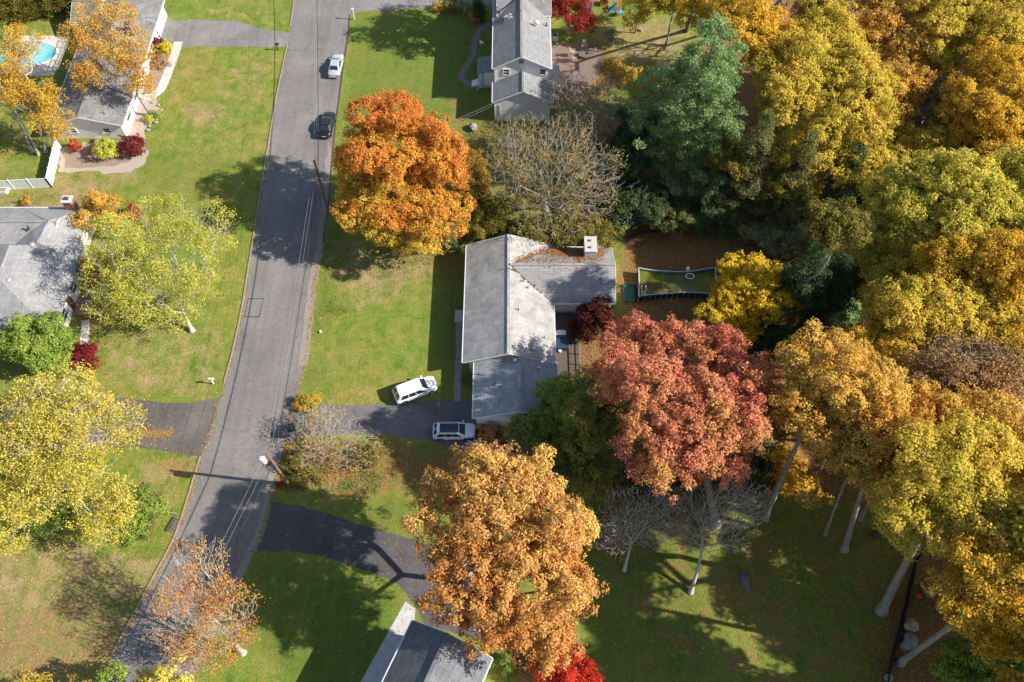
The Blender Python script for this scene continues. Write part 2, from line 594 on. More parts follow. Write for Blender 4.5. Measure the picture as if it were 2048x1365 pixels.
sheet('driveway', AX([(296, 42), (330, 40), (400, 41), (470, 42), (500, 50), (530, 60), (585, 66), (580, 94), (440, 94), (365, 93), (335, 92), (300, 88)]), .008, M_DRIVE_OLD, jitter=.05)
sheet('driveway', AX([(694, 27), (740, 22), (800, 18), (880, 12), (985, 12), (990, -140), (694, -140)]), .008, M_DRIVE_OLD, jitter=.05)
sheet('driveway', AX([(446, 794), (415, 800), (380, 807), (330, 806), (250, 797), (60, 795), (-150, 800), (-150, 905), (60, 905), (180, 900), (270, 894), (330, 903), (409, 912)]), .008, M_DRIVE_BROWN, jitter=.07)
sheet('driveway', AX([(585, 820), (640, 809), (760, 809), (880, 800), (985, 797), (985, 850), (1060, 870), (1050, 915), (940, 908), (870, 886), (760, 868), (680, 868), (560, 885)]), .008, asphalt('drive_asphalt_mid', (.135, .132, .138), crack=.3, stain=.25), jitter=.06)
sheet('driveway', AX([(541, 1003), (600, 1012), (640, 1022), (750, 1058), (840, 1085), (930, 1110), (1010, 1160), (1050, 1250), (1030, 1300), (940, 1275), (850, 1250), (832, 1215), (795, 1168), (740, 1145), (660, 1118), (590, 1103), (508, 1102)]), .008, M_DRIVE_NEW, jitter=.05)
# pale old wearing patch and leaf mould in the left drive, tar square, manhole
def rect_frame(name, pts, w, z, m):
    P = [Vector((*p, z)) for p in pts]
    mb = MB()
    n = len(P)
    c = sum(P, Vector()) / n
    inner = [p + (c - p).normalized() * w for p in P]
    V = P + inner
    F = [(i, (i + 1) % n, n + (i + 1) % n, n + i) for i in range(n)]
    mb.add(V, F)
    o = mb.build(name, m)
    o['kind'] = 'structure'
M_TAR = mat('tar', (.05, .05, .052), .8, .2, 4)
rect_frame('road_patch_joint', AX([(496, 597), (528, 597), (519, 635), (488, 635)]), .16, .0165, M_TAR)
t = thing('manhole_cover', 'small round rusty manhole cover in the road above the silver sedan', 'manhole cover', A(637, 93, .012))
MB().cyl((0, 0), .42, 0, .012, 20).build('rim', mat('iron_rust', (.16, .12, .09), .7, .3, 8), t)
MB().cyl((0, 0), .34, .002, .018, 20).build('lid', mat('iron_lid', (.22, .17, .13), .7, .3, 10), t)
# storm drain by the lower left kerb
t = thing('storm_drain', 'dark kerbside storm drain left of the road above the sparse orange tree', 'storm drain', A(349, 1052, 0), math.radians(-20))
MB().box(-.35, .35, -.75, .75, .0, .03).build('grate_frame', M_TAR, t)
g = MB()
for k in range(7):
    g.box(-.3, .3, -.68 + k * .2, -.6 + k * .2, .03, .05)
g.build('grate', mat('iron_lid', (.2, .17, .13)), t)
MB().box(-.6, -.36, -.8, .8, 0, .16).build('kerb_inlet', mat('inlet', (.06, .055, .05)), t)

def ribbon_path(name, px, w, z, m, jit=.03):
    p = resample(AX(px), max(24, len(px) * 8))
    d = np.gradient(p, axis=0)
    d /= np.linalg.norm(d, axis=1)[:, None]
    nrm = np.c_[-d[:, 1], d[:, 0]]
    return strip(name, p + nrm * (w / 2) + RNG.normal(0, jit, p.shape), p - nrm * (w / 2) + RNG.normal(0, jit, p.shape), z, m)
M_PAVER = mat('brick_paver', (.20, .165, .15), .9, .35, 5.0, bump=.3)
ribbon_path('path', [(990, 49), (972, 52), (958, 62), (949, 80), (948, 102), (940, 122), (927, 140), (922, 152), (927, 164), (940, 170), (957, 172)], .95, .008, M_PAVER)
ribbon_path('path', [(357, 84), (350, 108), (341, 132), (329, 165), (322, 180), (305, 193), (288, 196)], 1.35, .010, M_CONC)
ribbon_path('path', [(918, 640), (918, 700), (916, 750), (914, 803)], .75, .010, mat('walk_grey', (.26, .24, .235), .9, .2, 3))
ribbon_path('path', [(172, 640), (168, 680), (172, 720), (120, 770), (60, 800)], 1.0, .008, M_CONC)
for k in range(7):        # joints in the front walk
    p = A(917, 655 + k * 21, .014)
    MB().box(p.x - .38, p.x + .38, p.y - .02, p.y + .02, .0105, .014).build('path_joint', M_TAR)['kind'] = 'structure'
t = thing('entry_step', 'grey concrete entry step on the walk along the long grey roofed house', 'step', A(918, 634, 0))
MB().box(-.5, .5, -.8, .9, 0, .12).build('lower_step', M_CONC, t)
MB().box(.1, .75, -.7, .8, .12, .26).build('upper_step', M_CONC, t)
# concrete walk of the bottom house
sheet('path', AX([(811, 1203), (831, 1218), (829, 1243), (800, 1290), (750, 1420), (690, 1420), (757, 1300)]), .010, mat('walk_pale', (.42, .41, .42), .9, .2, 1.2))
# planting beds
M_MULCH = mat('mulch', (.25, .185, .14), .95, .55, 7.0, bump=.6)
M_PEBBLE = mat('pebble', (.34, .29, .25), .95, .4, 9.0, bump=.6)
sheet('planting_bed', AX([(120, 300), (150, 288), (250, 280), (262, 232), (285, 190), (312, 197), (322, 222), (306, 240), (288, 262), (297, 310), (288, 330), (262, 345), (215, 348), (175, 342), (118, 345)]), .006, M_PEBBLE, jitter=.12, sub=.6)
sheet('planting_bed', AX([(128, 300), (200, 284), (240, 288), (268, 300), (262, 322), (220, 334), (170, 336), (128, 338)]), .010, M_MULCH, jitter=.18, sub=.6)
sheet('planting_bed', AX([(292, 88), (340, 88), (338, 120), (318, 175), (280, 190), (285, 140)]), .006, M_MULCH, jitter=.1, sub=.6)
sheet('patio', AX([(1104, 90), (1150, 86), (1200, 100), (1212, 130), (1180, 170), (1110, 190), (1100, 150)]), .008, mat('patio_stone', (.175, .130, .110), .9, .35, 4.0), jitter=.1, sub=.7)
# ------------------------------------------------------------------ houses
def shingle(name, c1, c2, axis='y', moss=None, course=.28, stain=.22, rough=.9, litter=None):
    """asphalt shingles: courses parallel to the ridge (ridge along axis), stains, optional moss / leaf specks"""
    key = name + axis
    if key in MATS:
        return MATS[key]
    m, N, L = new_mat(key)
    out = N.new('ShaderNodeOutputMaterial')
    b = N.new('ShaderNodeBsdfPrincipled')
    b.inputs['Roughness'].default_value = rough
    b.inputs['Specular IOR Level'].default_value = 0.25
    O = N.new('ShaderNodeTexCoord').outputs['Object']
    mp = N.new('ShaderNodeMapping')
    mp.inputs['Rotation'].default_value = (0, 0, math.radians(90) if axis == 'y' else 0)
    L.new(O, mp.inputs[0])
    # flatten z so the courses follow the plan
    br = N.new('ShaderNodeTexBrick')
    br.inputs['Scale'].default_value = 1.0
    br.inputs['Brick Width'].default_value = .9
    br.inputs['Row Height'].default_value = course
    br.inputs['Mortar Size'].default_value = .022
    br.inputs['Mortar Smooth'].default_value = .5
    br.inputs['Color1'].default_value = (*c1, 1)
    br.inputs['Color2'].default_value = (*c2, 1)
    br.inputs['Mortar'].default_value = (*[k * .78 for k in c1], 1)
    L.new(mp.outputs[0], br.inputs['Vector'])
    n1 = noise(N, L, O, .55, 6, .65, .5)
    n2 = noise(N, L, O, 9.0, 4, .75)
    c = mixc(N, L, 1.0, br.outputs['Color'], ramp(N, L, n1, [(.3, (1 - stain,) * 3), (.7, (1 + stain,) * 3)]), 'MULTIPLY')
    c = mixc(N, L, 1.0, c, ramp(N, L, n2, [(.28, (.78,) * 3), (.72, (1.22,) * 3)]), 'MULTIPLY')
    # streaks running down the slope
    m2 = N.new('ShaderNodeMapping')
    m2.inputs['Scale'].default_value = (.12, 1.6, 1) if axis == 'y' else (1.6, .12, 1)
    L.new(O, m2.inputs[0])
    c = mixc(N, L, 1.0, c, ramp(N, L, noise(N, L, m2.outputs[0], 1.3, 4, .6), [(.3, (.90,) * 3), (.7, (1.09,) * 3)]), 'MULTIPLY')
    if moss:
        w = ramp(N, L, noise(N, L, O, 5.5, 3, .8), [(.60, (0, 0, 0)), (.68, (1, 1, 1))])
        w2 = mixc(N, L, 1.0, w, ramp(N, L, noise(N, L, O, .3, 3, .6), [(.38, (.15,) * 3), (.6, (1,) * 3)]), 'MULTIPLY')
        c = mixc(N, L, w2, c, moss)
    L.new(c, b.inputs['Base Color'])
    bp = N.new('ShaderNodeBump')
    bp.inputs['Strength'].default_value = .18
    bp.inputs['Distance'].default_value = .02
    L.new(math_(N, L, 'ADD', n2, br.outputs['Fac']), bp.inputs['Height'])
    L.new(bp.outputs[0], b.inputs['Normal'])
    L.new(b.outputs[0], out.inputs[0])
    MATS[key] = m
    return m

def siding(name, col, row=.16):
    if name in MATS:
        return MATS[name]
    m, N, L = new_mat(name)
    out = N.new('ShaderNodeOutputMaterial')
    b = N.new('ShaderNodeBsdfPrincipled')
    b.inputs['Roughness'].default_value = .6
    O = N.new('ShaderNodeTexCoord').outputs['Object']
    sp = N.new('ShaderNodeSeparateXYZ')
    L.new(O, sp.inputs[0])
    fr = math_(N, L, 'FRACT', math_(N, L, 'MULTIPLY', sp.outputs[2], 1 / row))
    c = mixc(N, L, 1.0, col, ramp(N, L, fr, [(0, (.86,) * 3), (.16, (.98,) * 3), (1, (1.02,) * 3)]), 'MULTIPLY')
    c = mixc(N, L, 1.0, c, ramp(N, L, noise(N, L, O, .9, 5, .6), [(.3, (.92,) * 3), (.7, (1.05,) * 3)]), 'MULTIPLY')
    L.new(c, b.inputs['Base Color'])
    L.new(b.outputs[0], out.inputs[0])
    MATS[name] = m
    return m

M_WHITE = mat('white_trim', (.78, .77, .75), .5, .05, 4)
M_GLASS = mat('window_glass', (.05, .06, .075), .08, .3, 1.5, spec=.6)
M_GUTTER = mat('gutter', (.62, .62, .62), .45, .08, 6)
M_BRICK = mat('chimney_brick', (.27, .13, .10), .9, .4, 9, bump=.4)
M_METAL = mat('vent_metal', (.55, .56, .58), .35, .1, 6, metal=.6)
M_DARKMETAL = mat('vent_dark', (.06, .06, .065), .5, .2, 6)

def slab(mb, q, th=.13):
    q = [Vector(p) for p in q]
    lo = [p - Vector((0, 0, th)) for p in q]
    n = len(q)
    F = [tuple(range(n)), tuple(range(2 * n - 1, n - 1, -1))] + [(i, n + i, n + (i + 1) % n, (i + 1) % n) for i in range(n)]
    return mb.add(q + lo, F)

def gable(root, x0, x1, y0, y1, he, hr, xr, roof_m, wall_m, over=.45, swap=False, over_end=.3, wall_lo=(True, True), name='roof', gutter=True, ridge_m=None):
    """ridge along y (or along x when swap). x0,x1,y0,y1 are the outlines of the roof; walls stand inside them"""
    def X(p):
        return (p[1], p[0], p[2]) if swap else p
    mb = MB()
    slab(mb, [X((x0, y0, he)), X((xr, y0, hr)), X((xr, y1, hr)), X((x0, y1, he))])
    slab(mb, [X((xr, y0, hr)), X((x1, y0, he)), X((x1, y1, he)), X((xr, y1, hr))])
    roof = mb.build(name, roof_m, root, world=True)
    cap = MB()
    cap.bar(X((xr, y0 + .02, hr + .015)), X((xr, y1 - .02, hr + .015)), .3, .05)
    cap.build('ridge_cap', ridge_m or roof_m, roof).matrix_parent_inverse = Matrix.Translation(-Vector(root.location))
    a0, a1 = x0 + over, x1 - over
    b0, b1 = y0 + over_end, y1 - over_end
    z0 = he + (hr - he) * (a0 - x0) / (xr - x0) - .14
    z1 = he + (hr - he) * (x1 - a1) / (x1 - xr) - .14
    prof = [(a0, 0), (a1, 0), (a1, z1), (xr, hr - .14), (a0, z0)]
    V = [X((p[0], y, p[1])) for y in (b0, b1) for p in prof]
    w = MB().add(V, [(0, 1, 2, 3, 4), (9, 8, 7, 6, 5)] + [(i, 5 + i, 5 + (i + 1) % 5, (i + 1) % 5) for i in range(5)])
    wall = w.build('wall', wall_m, root, world=True)
    if gutter:
        for xx, sgn in ((x0, -1), (x1, 1)):
            g = MB()
            g.bar(X((xx + sgn * .06, y0 + .02, he - .07)), X((xx + sgn * .06, y1 - .02, he - .07)), .11, .12)
            g.build('gutter', M_GUTTER, root, world=True)
    for yy, s in ((y0, -1), (y1, 1)):      # white rake boards
        for xa, za in ((x0, he), (x1, he)):
            MB().bar(X((xa, yy + s * .02, za - .09)), X((xr, yy + s * .02, hr - .09)), .035, .17).build('rake_board', M_WHITE, root, world=True)
    return roof, wall

def hip(root, foot, he, r0, r1, hr, roof_m, name='roof'):
    """hip roof over a rectangle foot=(x0,x1,y0,y1) with its ridge from r0 to r1 (xy)"""
    x0, x1, y0, y1 = foot
    c = [(x0, y0, he), (x1, y0, he), (x1, y1, he), (x0, y1, he)]
    R0, R1 = (*r0, hr), (*r1, hr)
    mb = MB()
    if abs(r0[1] - r1[1]) >= abs(r0[0] - r1[0]):      # ridge along y, r0 south
        faces = [[c[0], c[1], R0], [c[1], c[2], R1, R0], [c[2], c[3], R1], [c[3], c[0], R0, R1]]
    else:                                             # ridge along x, r0 west
        faces = [[c[0], c[1], R1, R0], [c[1], c[2], R1], [c[2], c[3], R0, R1], [c[3], c[0], R0]]
    for f in faces:
        slab(mb, f)
    roof = mb.build(name, roof_m, root, world=True)
    o = .45
    MB().box(x0 + o, x1 - o, y0 + o, y1 - o, 0, he - .02).build('wall', WALL_WHITE, root, world=True)
    return roof

def window(root, c, w, h, axis, out):
    """window centred at c in a wall whose outward direction is out (unit xy); frame, two sashes of glass, sill"""
    root_l = Vector(root.location)
    d = Vector((out[0], out[1], 0))
    s = Vector((-out[1], out[0], 0))
    c = Vector(c) - root_l
    f = MB()
    for a, b, ww, hh in ((-w / 2, 0, .09, h + .18), (w / 2, 0, .09, h + .18)):
        p = c + s * a + d * .03
        f.bar(p - Vector((0, 0, hh / 2)), p + Vector((0, 0, hh / 2)), .10, .09, up=d)
    for z in (-h / 2, 0, h / 2):
        p = c + d * .031 + Vector((0, 0, z))
        f.bar(p - s * (w / 2 + .05), p + s * (w / 2 + .05), .075, .09 if z else .05)
    o = f.build('window', M_WHITE, root)
    g = MB()
    p = c + d * .012
    g.bar(p - s * (w / 2 - .03), p + s * (w / 2 - .03), .02, h - .04)
    g.build('pane', M_GLASS, o)
    return o

def vent_pipe(roof, root, p, h=.45, r=.055, m=None):
    q = Vector(p) - Vector(root.location)
    mb = MB()
    mb.cyl((q.x, q.y), r, q.z - .1, q.z + h, 10)
    mb.cyl((q.x, q.y), r * 2.2, q.z - .08, q.z + .05, 10, r * 1.1)
    return mb.build('vent_pipe', m or M_DARKMETAL, roof)

def round_vent(roof, root, p, r=.28):
    q = Vector(p) - Vector(root.location)
    mb = MB()
    mb.cyl((q.x, q.y), r * .7, q.z - .1, q.z + .3, 14)
    mb.ell((q.x, q.y, q.z + .34), (r, r, r * .55), 14, 8)
    return mb.build('roof_vent', M_METAL, roof, smooth=True)

WALL_WHITE = siding('siding_white', (.74, .73, .72))
WALL_GREY = siding('siding_pale_grey', (.62, .62, .63))

# --- long ranch house with grey shingles in the middle of the photo
def roof_z(x, xr, x0, x1, he, hr):
    return he + (hr - he) * ((x - x0) / (xr - x0) if x < xr else (x1 - x) / (x1 - xr))
r = thing('house', 'long grey roofed ranch house with a rear wing, beside the white car on the lawn', 'house', (-.4, 48, 0))
SH_A = shingle('shingle_worn', (.30, .292, .285), (.335, .327, .318), 'y', moss=(.37, .33, .22), stain=.30)
SH_AX = shingle('shingle_worn', (.245, .245, .248), (.275, .275, .275), 'x', moss=(.30, .25, .17))
SH_A2 = shingle('shingle_low', (.275, .285, .295), (.325, .335, .34), 'y')
main, w_ = gable(r, -5.62, 4.95, 43.35, 59.95, 3.0, 5.15, -.42, SH_A, WALL_GREY, over=.7)
wing, w_ = gable(r, 51.36, 59.6, -.42, 12.3, 3.0, 5.15, 55.45, SH_AX, WALL_GREY, over=.5, swap=True)
low, w_ = gable(r, -4.3, 5.12, 36.55, 43.6, 2.75, 4.5, .82, SH_A2, WALL_WHITE, over=.35)
# brick chimney of the wing with its white west face, and pipes
q = A(1180, 500, 4.4)
l = Vector(r.location)
ch = MB().box(q.x - .7 - l.x, q.x + .7 - l.x, q.y - 1.1 - l.y, q.y + 1.1 - l.y, 2.5, 5.45).build('chimney', mat('chimney_white', (.50, .50, .51), .8, .12, 3), wing)
MB().box(q.x - .76 - l.x, q.x + .76 - l.x, q.y - 1.16 - l.y, q.y + 1.16 - l.y, 5.45, 5.55).build('chimney_cap', mat('cap_pale', (.42, .41, .40), .9, .15, 3), ch)
for dy in (-.5, .5):
    MB().cyl((q.x - l.x, q.y + dy - l.y), .17, 5.55, 5.75, 12).build('flue', mat('flue_clay', (.36, .25, .20), .9, .2, 5), ch)
# a drift of fallen needles lies in the valley and on the north slope (one loose mass)
def roof_drift(name, lab, zones):
    C = []
    for pts, n, spread in zones:
        for k in range(n):
            t = RNG.uniform(0, len(pts) - 1.001)
            i = int(t)
            a, b = np.array(pts[i]), np.array(pts[i + 1])
            p = a + (b - a) * (t - i) + RNG.normal(0, spread, 3) * np.array([1, 1, 0])
            C.append(p)
    C = np.array(C)
    # seat on the higher of the two roofs
    zm = np.where(C[:, 0] > -.42, 5.15 - (C[:, 0] + .42) * 2.15 / 5.37, 0)
    zw = np.where(C[:, 1] < 55.45, 5.15 - (55.45 - C[:, 1]) * 2.15 / 4.09, 5.15 - (C[:, 1] - 55.45) * 2.15 / 4.15)
    zm = np.where(C[:, 0] > 4.95, 0, zm)
    C[:, 2] = np.maximum(zm, zw) + .03 + RNG.uniform(0, .05, len(C))
    ok = (C[:, 0] < 12.2) & (C[:, 1] > 51.5) & (C[:, 1] < 59.5)
    C = C[ok]
    nr = unit_(len(C)) * .35 + np.array([0, -.2, 1])
    V, F = leaf_q(C, nr, .10)
    col = np.array([(.36, .17, .065), (.29, .13, .05), (.40, .22, .09)])[RNG.integers(0, 3, len(C))]
    o = npmesh(name, V, F, LEAF, None, facecol=col * RNG.uniform(.7, 1.2, (len(C), 1)))
    tag(o, lab, 'leaf litter', kind='stuff')
def unit_(n):
    v = RNG.normal(size=(n, 3))
    return v / np.linalg.norm(v, axis=1)[:, None]
def leaf_q(C, Nrm, size):
    Nrm = Nrm / np.linalg.norm(Nrm, axis=1)[:, None]
    t = np.cross(Nrm, unit_(len(C)))
    t /= np.linalg.norm(t, axis=1)[:, None]
    b = np.cross(Nrm, t)
    s = size * RNG.uniform(.6, 1.3, len(C))[:, None]
    V = np.stack([C + t * s, C + b * s * .6, C - t * s, C - b * s * .6], 1).reshape(-1, 3)
    return V, np.arange(4 * len(C)).reshape(-1, 4)
roof_drift('leaf_litter', 'orange fallen needles lying in the valleys of the grey ranch roof', [
    ([(.3, 54.9, 5), (2.4, 53.2, 4), (4.9, 51.4, 3)], 130, .07),
    ([(.3, 56.0, 5), (2.5, 57.7, 4), (4.9, 59.5, 3)], 330, .25),
    ([(4.5, 58.2, 4), (8.3, 58.6, 4)], 800, .6),
    ([(1.5, 56.4, 4), (8.0, 56.2, 4)], 260, .6),
    ([(8.0, 56.4, 4), (8.2, 58.6, 4)], 300, .3),
    ([(9.6, 56.6, 4), (10.8, 59.2, 4)], 520, .55),
])
for px, py in ((1030, 545), (1047, 562), (1056, 573), (1037, 621)):
    p = A(px, py, 4.6)
    vent_pipe(main, r, (p.x, p.y, roof_z(p.x, -.42, -5.62, 4.95, 3, 5.15)))
for px, py in ((1070, 572), (1089, 672)):
    p = A(px, py, 4.0)
    vent_pipe(main, r, (p.x, p.y, roof_z(p.x, -.42, -5.62, 4.95, 3, 5.15)), .35)
p = A(1026, 541, 4.9)
vent_pipe(main, r, (p.x, p.y, 4.9), .95, .07)
p = A(1068, 697, 4.3)
round_vent(main, r, (p.x, p.y, roof_z(p.x, -.42, -5.62, 4.95, 3, 5.15)), .26)
p = A(1207, 567, 3.8)
mv = MB()
mv.box(p.x - .25 - l.x, p.x + .25 - l.x, p.y - .3 - l.y, p.y + .3 - l.y, 3.4, 4.3)
mv.cyl((p.x - l.x, p.y - l.y + .1), .22, 4.3, 4.75, 12)
mv.build('roof_vent', M_METAL, wing)
for px, py, kind in ((1030, 726, 1), (957, 740, 0), (988, 766, 0), (1078, 735, 1), (1040, 786, 0)):
    p = A(px, py, 4.0)
    zz = roof_z(p.x, .82, -4.3, 5.12, 2.75, 4.5)
    (round_vent if kind else vent_pipe)(low, r, (p.x, p.y, zz), .22 if kind else .45)
d = MB().box(-4.02 - l.x, -3.94 - l.x, 37.2 - l.y, 39.6 - l.y, .05, 2.2).build('garage_door', M_WHITE, r)
for yy in (45.3, 47.9, 50.6, 53.4, 56.6):
    window(r, (-4.92, yy, 1.7), 1.5, 1.1, 'y', (-1, 0))
dd = MB().box(-5.0 - l.x, -4.93 - l.x, 49.0 - l.y, 49.95 - l.y, .25, 2.3).build('door', mat('door_dark', (.10, .05, .04)), r)
window(r, (2.6, 36.85, 1.5), 1.0, .9, 'x', (0, -1))
# wooden deck behind the house
t = thing('deck', 'dark weathered wooden deck behind the long grey roofed house', 'deck', (6.5, 47.5, 0))
M_DECK = mat('deck_wood', (.115, .085, .070), .9, .4, 5)
b = MB()
k = 5.02
while k < 7.9:
    b.box(k - 6.5, k - 6.5 + .135, -4.6, 4.1, .42, .46)
    k += .15
b.build('deck_boards', M_DECK, t)
MB().box(-1.45, 1.42, -4.55, 4.05, .05, .41).build('deck_frame', mat('deck_frame', (.07, .05, .04)), t)
rl = MB()
for yy in np.arange(-4.5, 4.1, 1.4):
    rl.box(1.36, 1.46, yy - .05, yy + .05, .42, 1.35)
rl.box(1.34, 1.48, -4.6, 4.1, 1.35, 1.41)
rl.box(1.39, 1.43, -4.6, 4.1, .75, .83)
rl.build('railing', mat('deck_rail', (.20, .165, .14), .9, .3, 4), t)
t = thing('hot_tub', 'blue covered hot tub with a white end panel on the dark deck', 'hot tub', tuple(A(1123, 686, .46)))
MB().box(-.72, .72, -1.15, 1.15, 0, .8).build('tub', mat('tub_blue', (.030, .075, .14), .5, .15, 3), t, bevel=.06)
MB().box(-.76, .76, -1.2, .55, .8, .92).build('tub_cover', mat('cover_blue', (.022, .050, .095), .5, .2, 2), t, bevel=.03)
MB().box(-.76, .5, .56, 1.2, .8, .96).build('tub_lid', M_WHITE, t, bevel=.03)
t = thing('bucket', 'small white bucket beside the blue hot tub on the dark deck', 'bucket', tuple(A(1120, 704, .46)))
MB().cyl((0, 0), .15, 0, .38, 14, .19).build('body', M_WHITE, t)
MB().tube([(-.19, 0, .38), (-.12, 0, .52), (.12, 0, .52), (.19, 0, .38)], .012, 5).build('handle', M_METAL, t)
t = thing('woodpile', 'round cut logs stacked under the rear wing eave by the deck', 'woodpile', tuple(A(1130, 616, .46)))
wp = MB()
for k in range(9):
    wp.tube([(-.9 + k % 5 * .42, -.4, .2 + (k // 5) * .36), (-.9 + k % 5 * .42, .4, .2 + (k // 5) * .36)], .2, 10)
wp.build('logs', mat('cut_wood', (.30, .21, .13), .9, .3, 6), t)

# --- white two-storey house at the top
r = thing('house', 'white two storey house with stacked gables and grey roofs at the top of the photo', 'house', (1.3, 94, 0))
SH_B = shingle('shingle_blue_grey', (.190, .195, .205), (.235, .24, .25), 'y', stain=.12)
SH_BX = shingle('shingle_blue_grey', (.190, .195, .205), (.235, .24, .25), 'x', stain=.12)
E6 = 6.3
xs_ = [A(985, 140, E6).x, A(1103, 138, E6).x]
yS = A(1043, 138, E6).y
main, wall_ = gable(r, xs_[0], xs_[1], yS, yS + 22, E6, 8.4, A(1043, 112, 8.4).x, SH_B, WALL_WHITE, over=.4, over_end=.25)
g0 = A(985, 205, 3.7)
gx = A(1046, 175, 5.6).x
low, w_ = gable(r, g0.x, 2 * gx - g0.x, g0.y, yS + .4, 3.7, 5.7, gx, SH_B, WALL_WHITE, over=.4, over_end=.25)
cross, w_ = gable(r, yS + 10.5, yS + 17.5, xs_[0] + .5, xs_[1] + .2, E6 + .4, 8.9, yS + 14, SH_BX, WALL_WHITE, over=.4, swap=True)
l = Vector(r.location)
window(r, (gx - 2.3, yS + .25, 5.55), .85, .95, 'x', (0, -1))
window(r, (gx + 2.75, yS + .25, 5.55), .85, .95, 'x', (0, -1))
window(r, (A(1043, 112, 8.4).x, yS + .25, 7.35), .8, .7, 'x', (0, -1))
for yy in (3.2, 7.0, 12, 16):
    for zz in (1.6, 4.7):
        window(r, (xs_[0] + .4, yS + yy, zz), 1.0, 1.3, 'y', (-1, 0))
# skylight-like white box on the west slope, dish and vents on the east slope
p = A(1018, 36, 7.4)
MB().box(p.x - .75 - l.x, p.x + .75 - l.x, p.y - .5 - l.y, p.y + .5 - l.y, 6.9, 7.75).build('dormer', mat('dormer_grey', (.34, .36, .39), .7, .1, 3), main)
p = A(1073, 53, 7.4)
dm = MB()
dm.ell((p.x - l.x, p.y - l.y, 8.0), (.42, .18, .40), 14, 8)
dm.tube([(p.x - l.x, p.y - l.y + .1, 7.2), (p.x - l.x, p.y - l.y + .05, 7.9)], .04, 6)
dm.build('satellite_dish', M_WHITE, main)
p = A(1093, 50, 6.8)
vent_pipe(main, r, (p.x, p.y, 6.7), .5, .08)
# porch on the west side
pw = A(955, 113, 3.0)
pe = A(986, 146, 2.9)
sp = MB()
slab(sp, [(pw.x, pe.y, 2.75), (pe.x, pe.y, 3.3), (pe.x, pw.y, 3.3), (pw.x, pw.y, 2.75)])
pr = sp.build('porch_roof', SH_B, r, world=True)
MB().box(pw.x + .1, pe.x + .3, pe.y + .15, pw.y - .1, 0, .5).build('porch_floor', M_CONC, r, world=True)
for yy in (pe.y + .2, pw.y - .25):
    MB().box(pw.x + .12, pw.x + .3, yy, yy + .18, .5, 2.62).build('porch_post', M_WHITE, r, world=True)
MB().box(pw.x + 1.0, pe.x + .2, pe.y + .16, pe.y + .24, .5, 2.8).build('porch_wall', WALL_WHITE, r, world=True)
st = MB()
for k in range(3):
    st.box(pw.x - .3 - .3 * k, pw.x + .1 - .3 * k, pe.y + .3, pe.y + 1.5, 0, .5 - .15 * k - .01 * k)
st.build('step', M_WHITE, r, world=True)
# lean-to roof on the east side and downpipes
ex = 2 * gx - g0.x
sp = MB()
slab(sp, [(xs_[1] - .35, yS - 1.5, 3.6), (xs_[1] + 1.4, yS - 1.5, 2.9), (xs_[1] + 1.4, yS + 4.5, 2.9), (xs_[1] - .35, yS + 4.5, 3.6)])
sp.build('lean_to_roof', SH_B, r, world=True)
MB().box(xs_[1] - .38, xs_[1] + 1.1, yS - 1.2, yS + 4.2, 0, 2.85).build('lean_to_wall', WALL_WHITE, r, world=True)
for x_, y_, z_ in ((g0.x + .3, g0.y + .18, 3.5), (xs_[0] + .3, yS + .1, 6.1), (pw.x + .5, pe.y + .05, 2.6)):
    dp = MB()
    dp.tube([(x_, y_, z_), (x_, y_, .25), (x_ - .7, y_ - .5, .1)], .055, 6)
    dp.build('downpipe', M_WHITE, r, world=True)
mb = MB()
mb.box(g0.x + .75, g0.x + 1.05, g0.y + .16, g0.y + .26, 1.0, 1.6)
mb.box(g0.x + .82, g0.x + .98, g0.y + .15, g0.y + .27, 1.6, 3.0)
mb.build('meter_box', M_METAL, r, world=True)

# --- white ranch house at the top left
r = thing('house', 'white gabled ranch house with dark worn roof half hidden by the orange tree', 'house', (-58.5, 92, 0))
SH_C = shingle('shingle_dark', (.150, .150, .152), (.190, .188, .188), 'y', moss=(.11, .11, .09), stain=.3)
rx = -58.9
rf, w_ = gable(r, -63.8, -53.5, 80.5, 107.0, 2.7, 4.25, rx, SH_C, WALL_WHITE, over=.45)
rf2, w_ = gable(r, 81.5 + 20, 81.5 + 27, -66.5, -62, 2.6, 4.0, 105, SH_C, WALL_WHITE, over=.3, swap=True)
l = Vector(r.location)
p = A(262, 62, 4.0)
cb = MB().box(p.x - .45 - l.x, p.x + .45 - l.x, p.y - .6 - l.y, p.y + .6 - l.y, 2.8, 5.3).build('chimney', M_BRICK, rf)
MB().box(p.x - .3 - l.x, p.x + .3 - l.x, p.y - .4 - l.y, p.y + .4 - l.y, 5.3, 5.45).build('flue', M_DARKMETAL, cb)
for yy in (83.5, 87.5, 92, 96):
    window(r, (-53.94, yy, 1.6), 1.6, 1.2, 'y', (1, 0))
window(r, (-60.9, 80.78, 1.5), 1.0, .9, 'x', (0, -1))
window(r, (-56.2, 80.78, 1.5), 1.0, .9, 'x', (0, -1))
MB().box(-53.98 - l.x, -53.9 - l.x, 98.5 - l.y, 103 - l.y, .05, 2.2).build('garage_door', M_WHITE, r)
bx = MB()
bx.box(-57.9, -57.3, 79.6, 80.4, 0, .85)
bx.build('cellar_hatch', M_METAL, r, world=True)
vent_pipe(rf, r, (-56.0, 82.0, 3.5), .5)

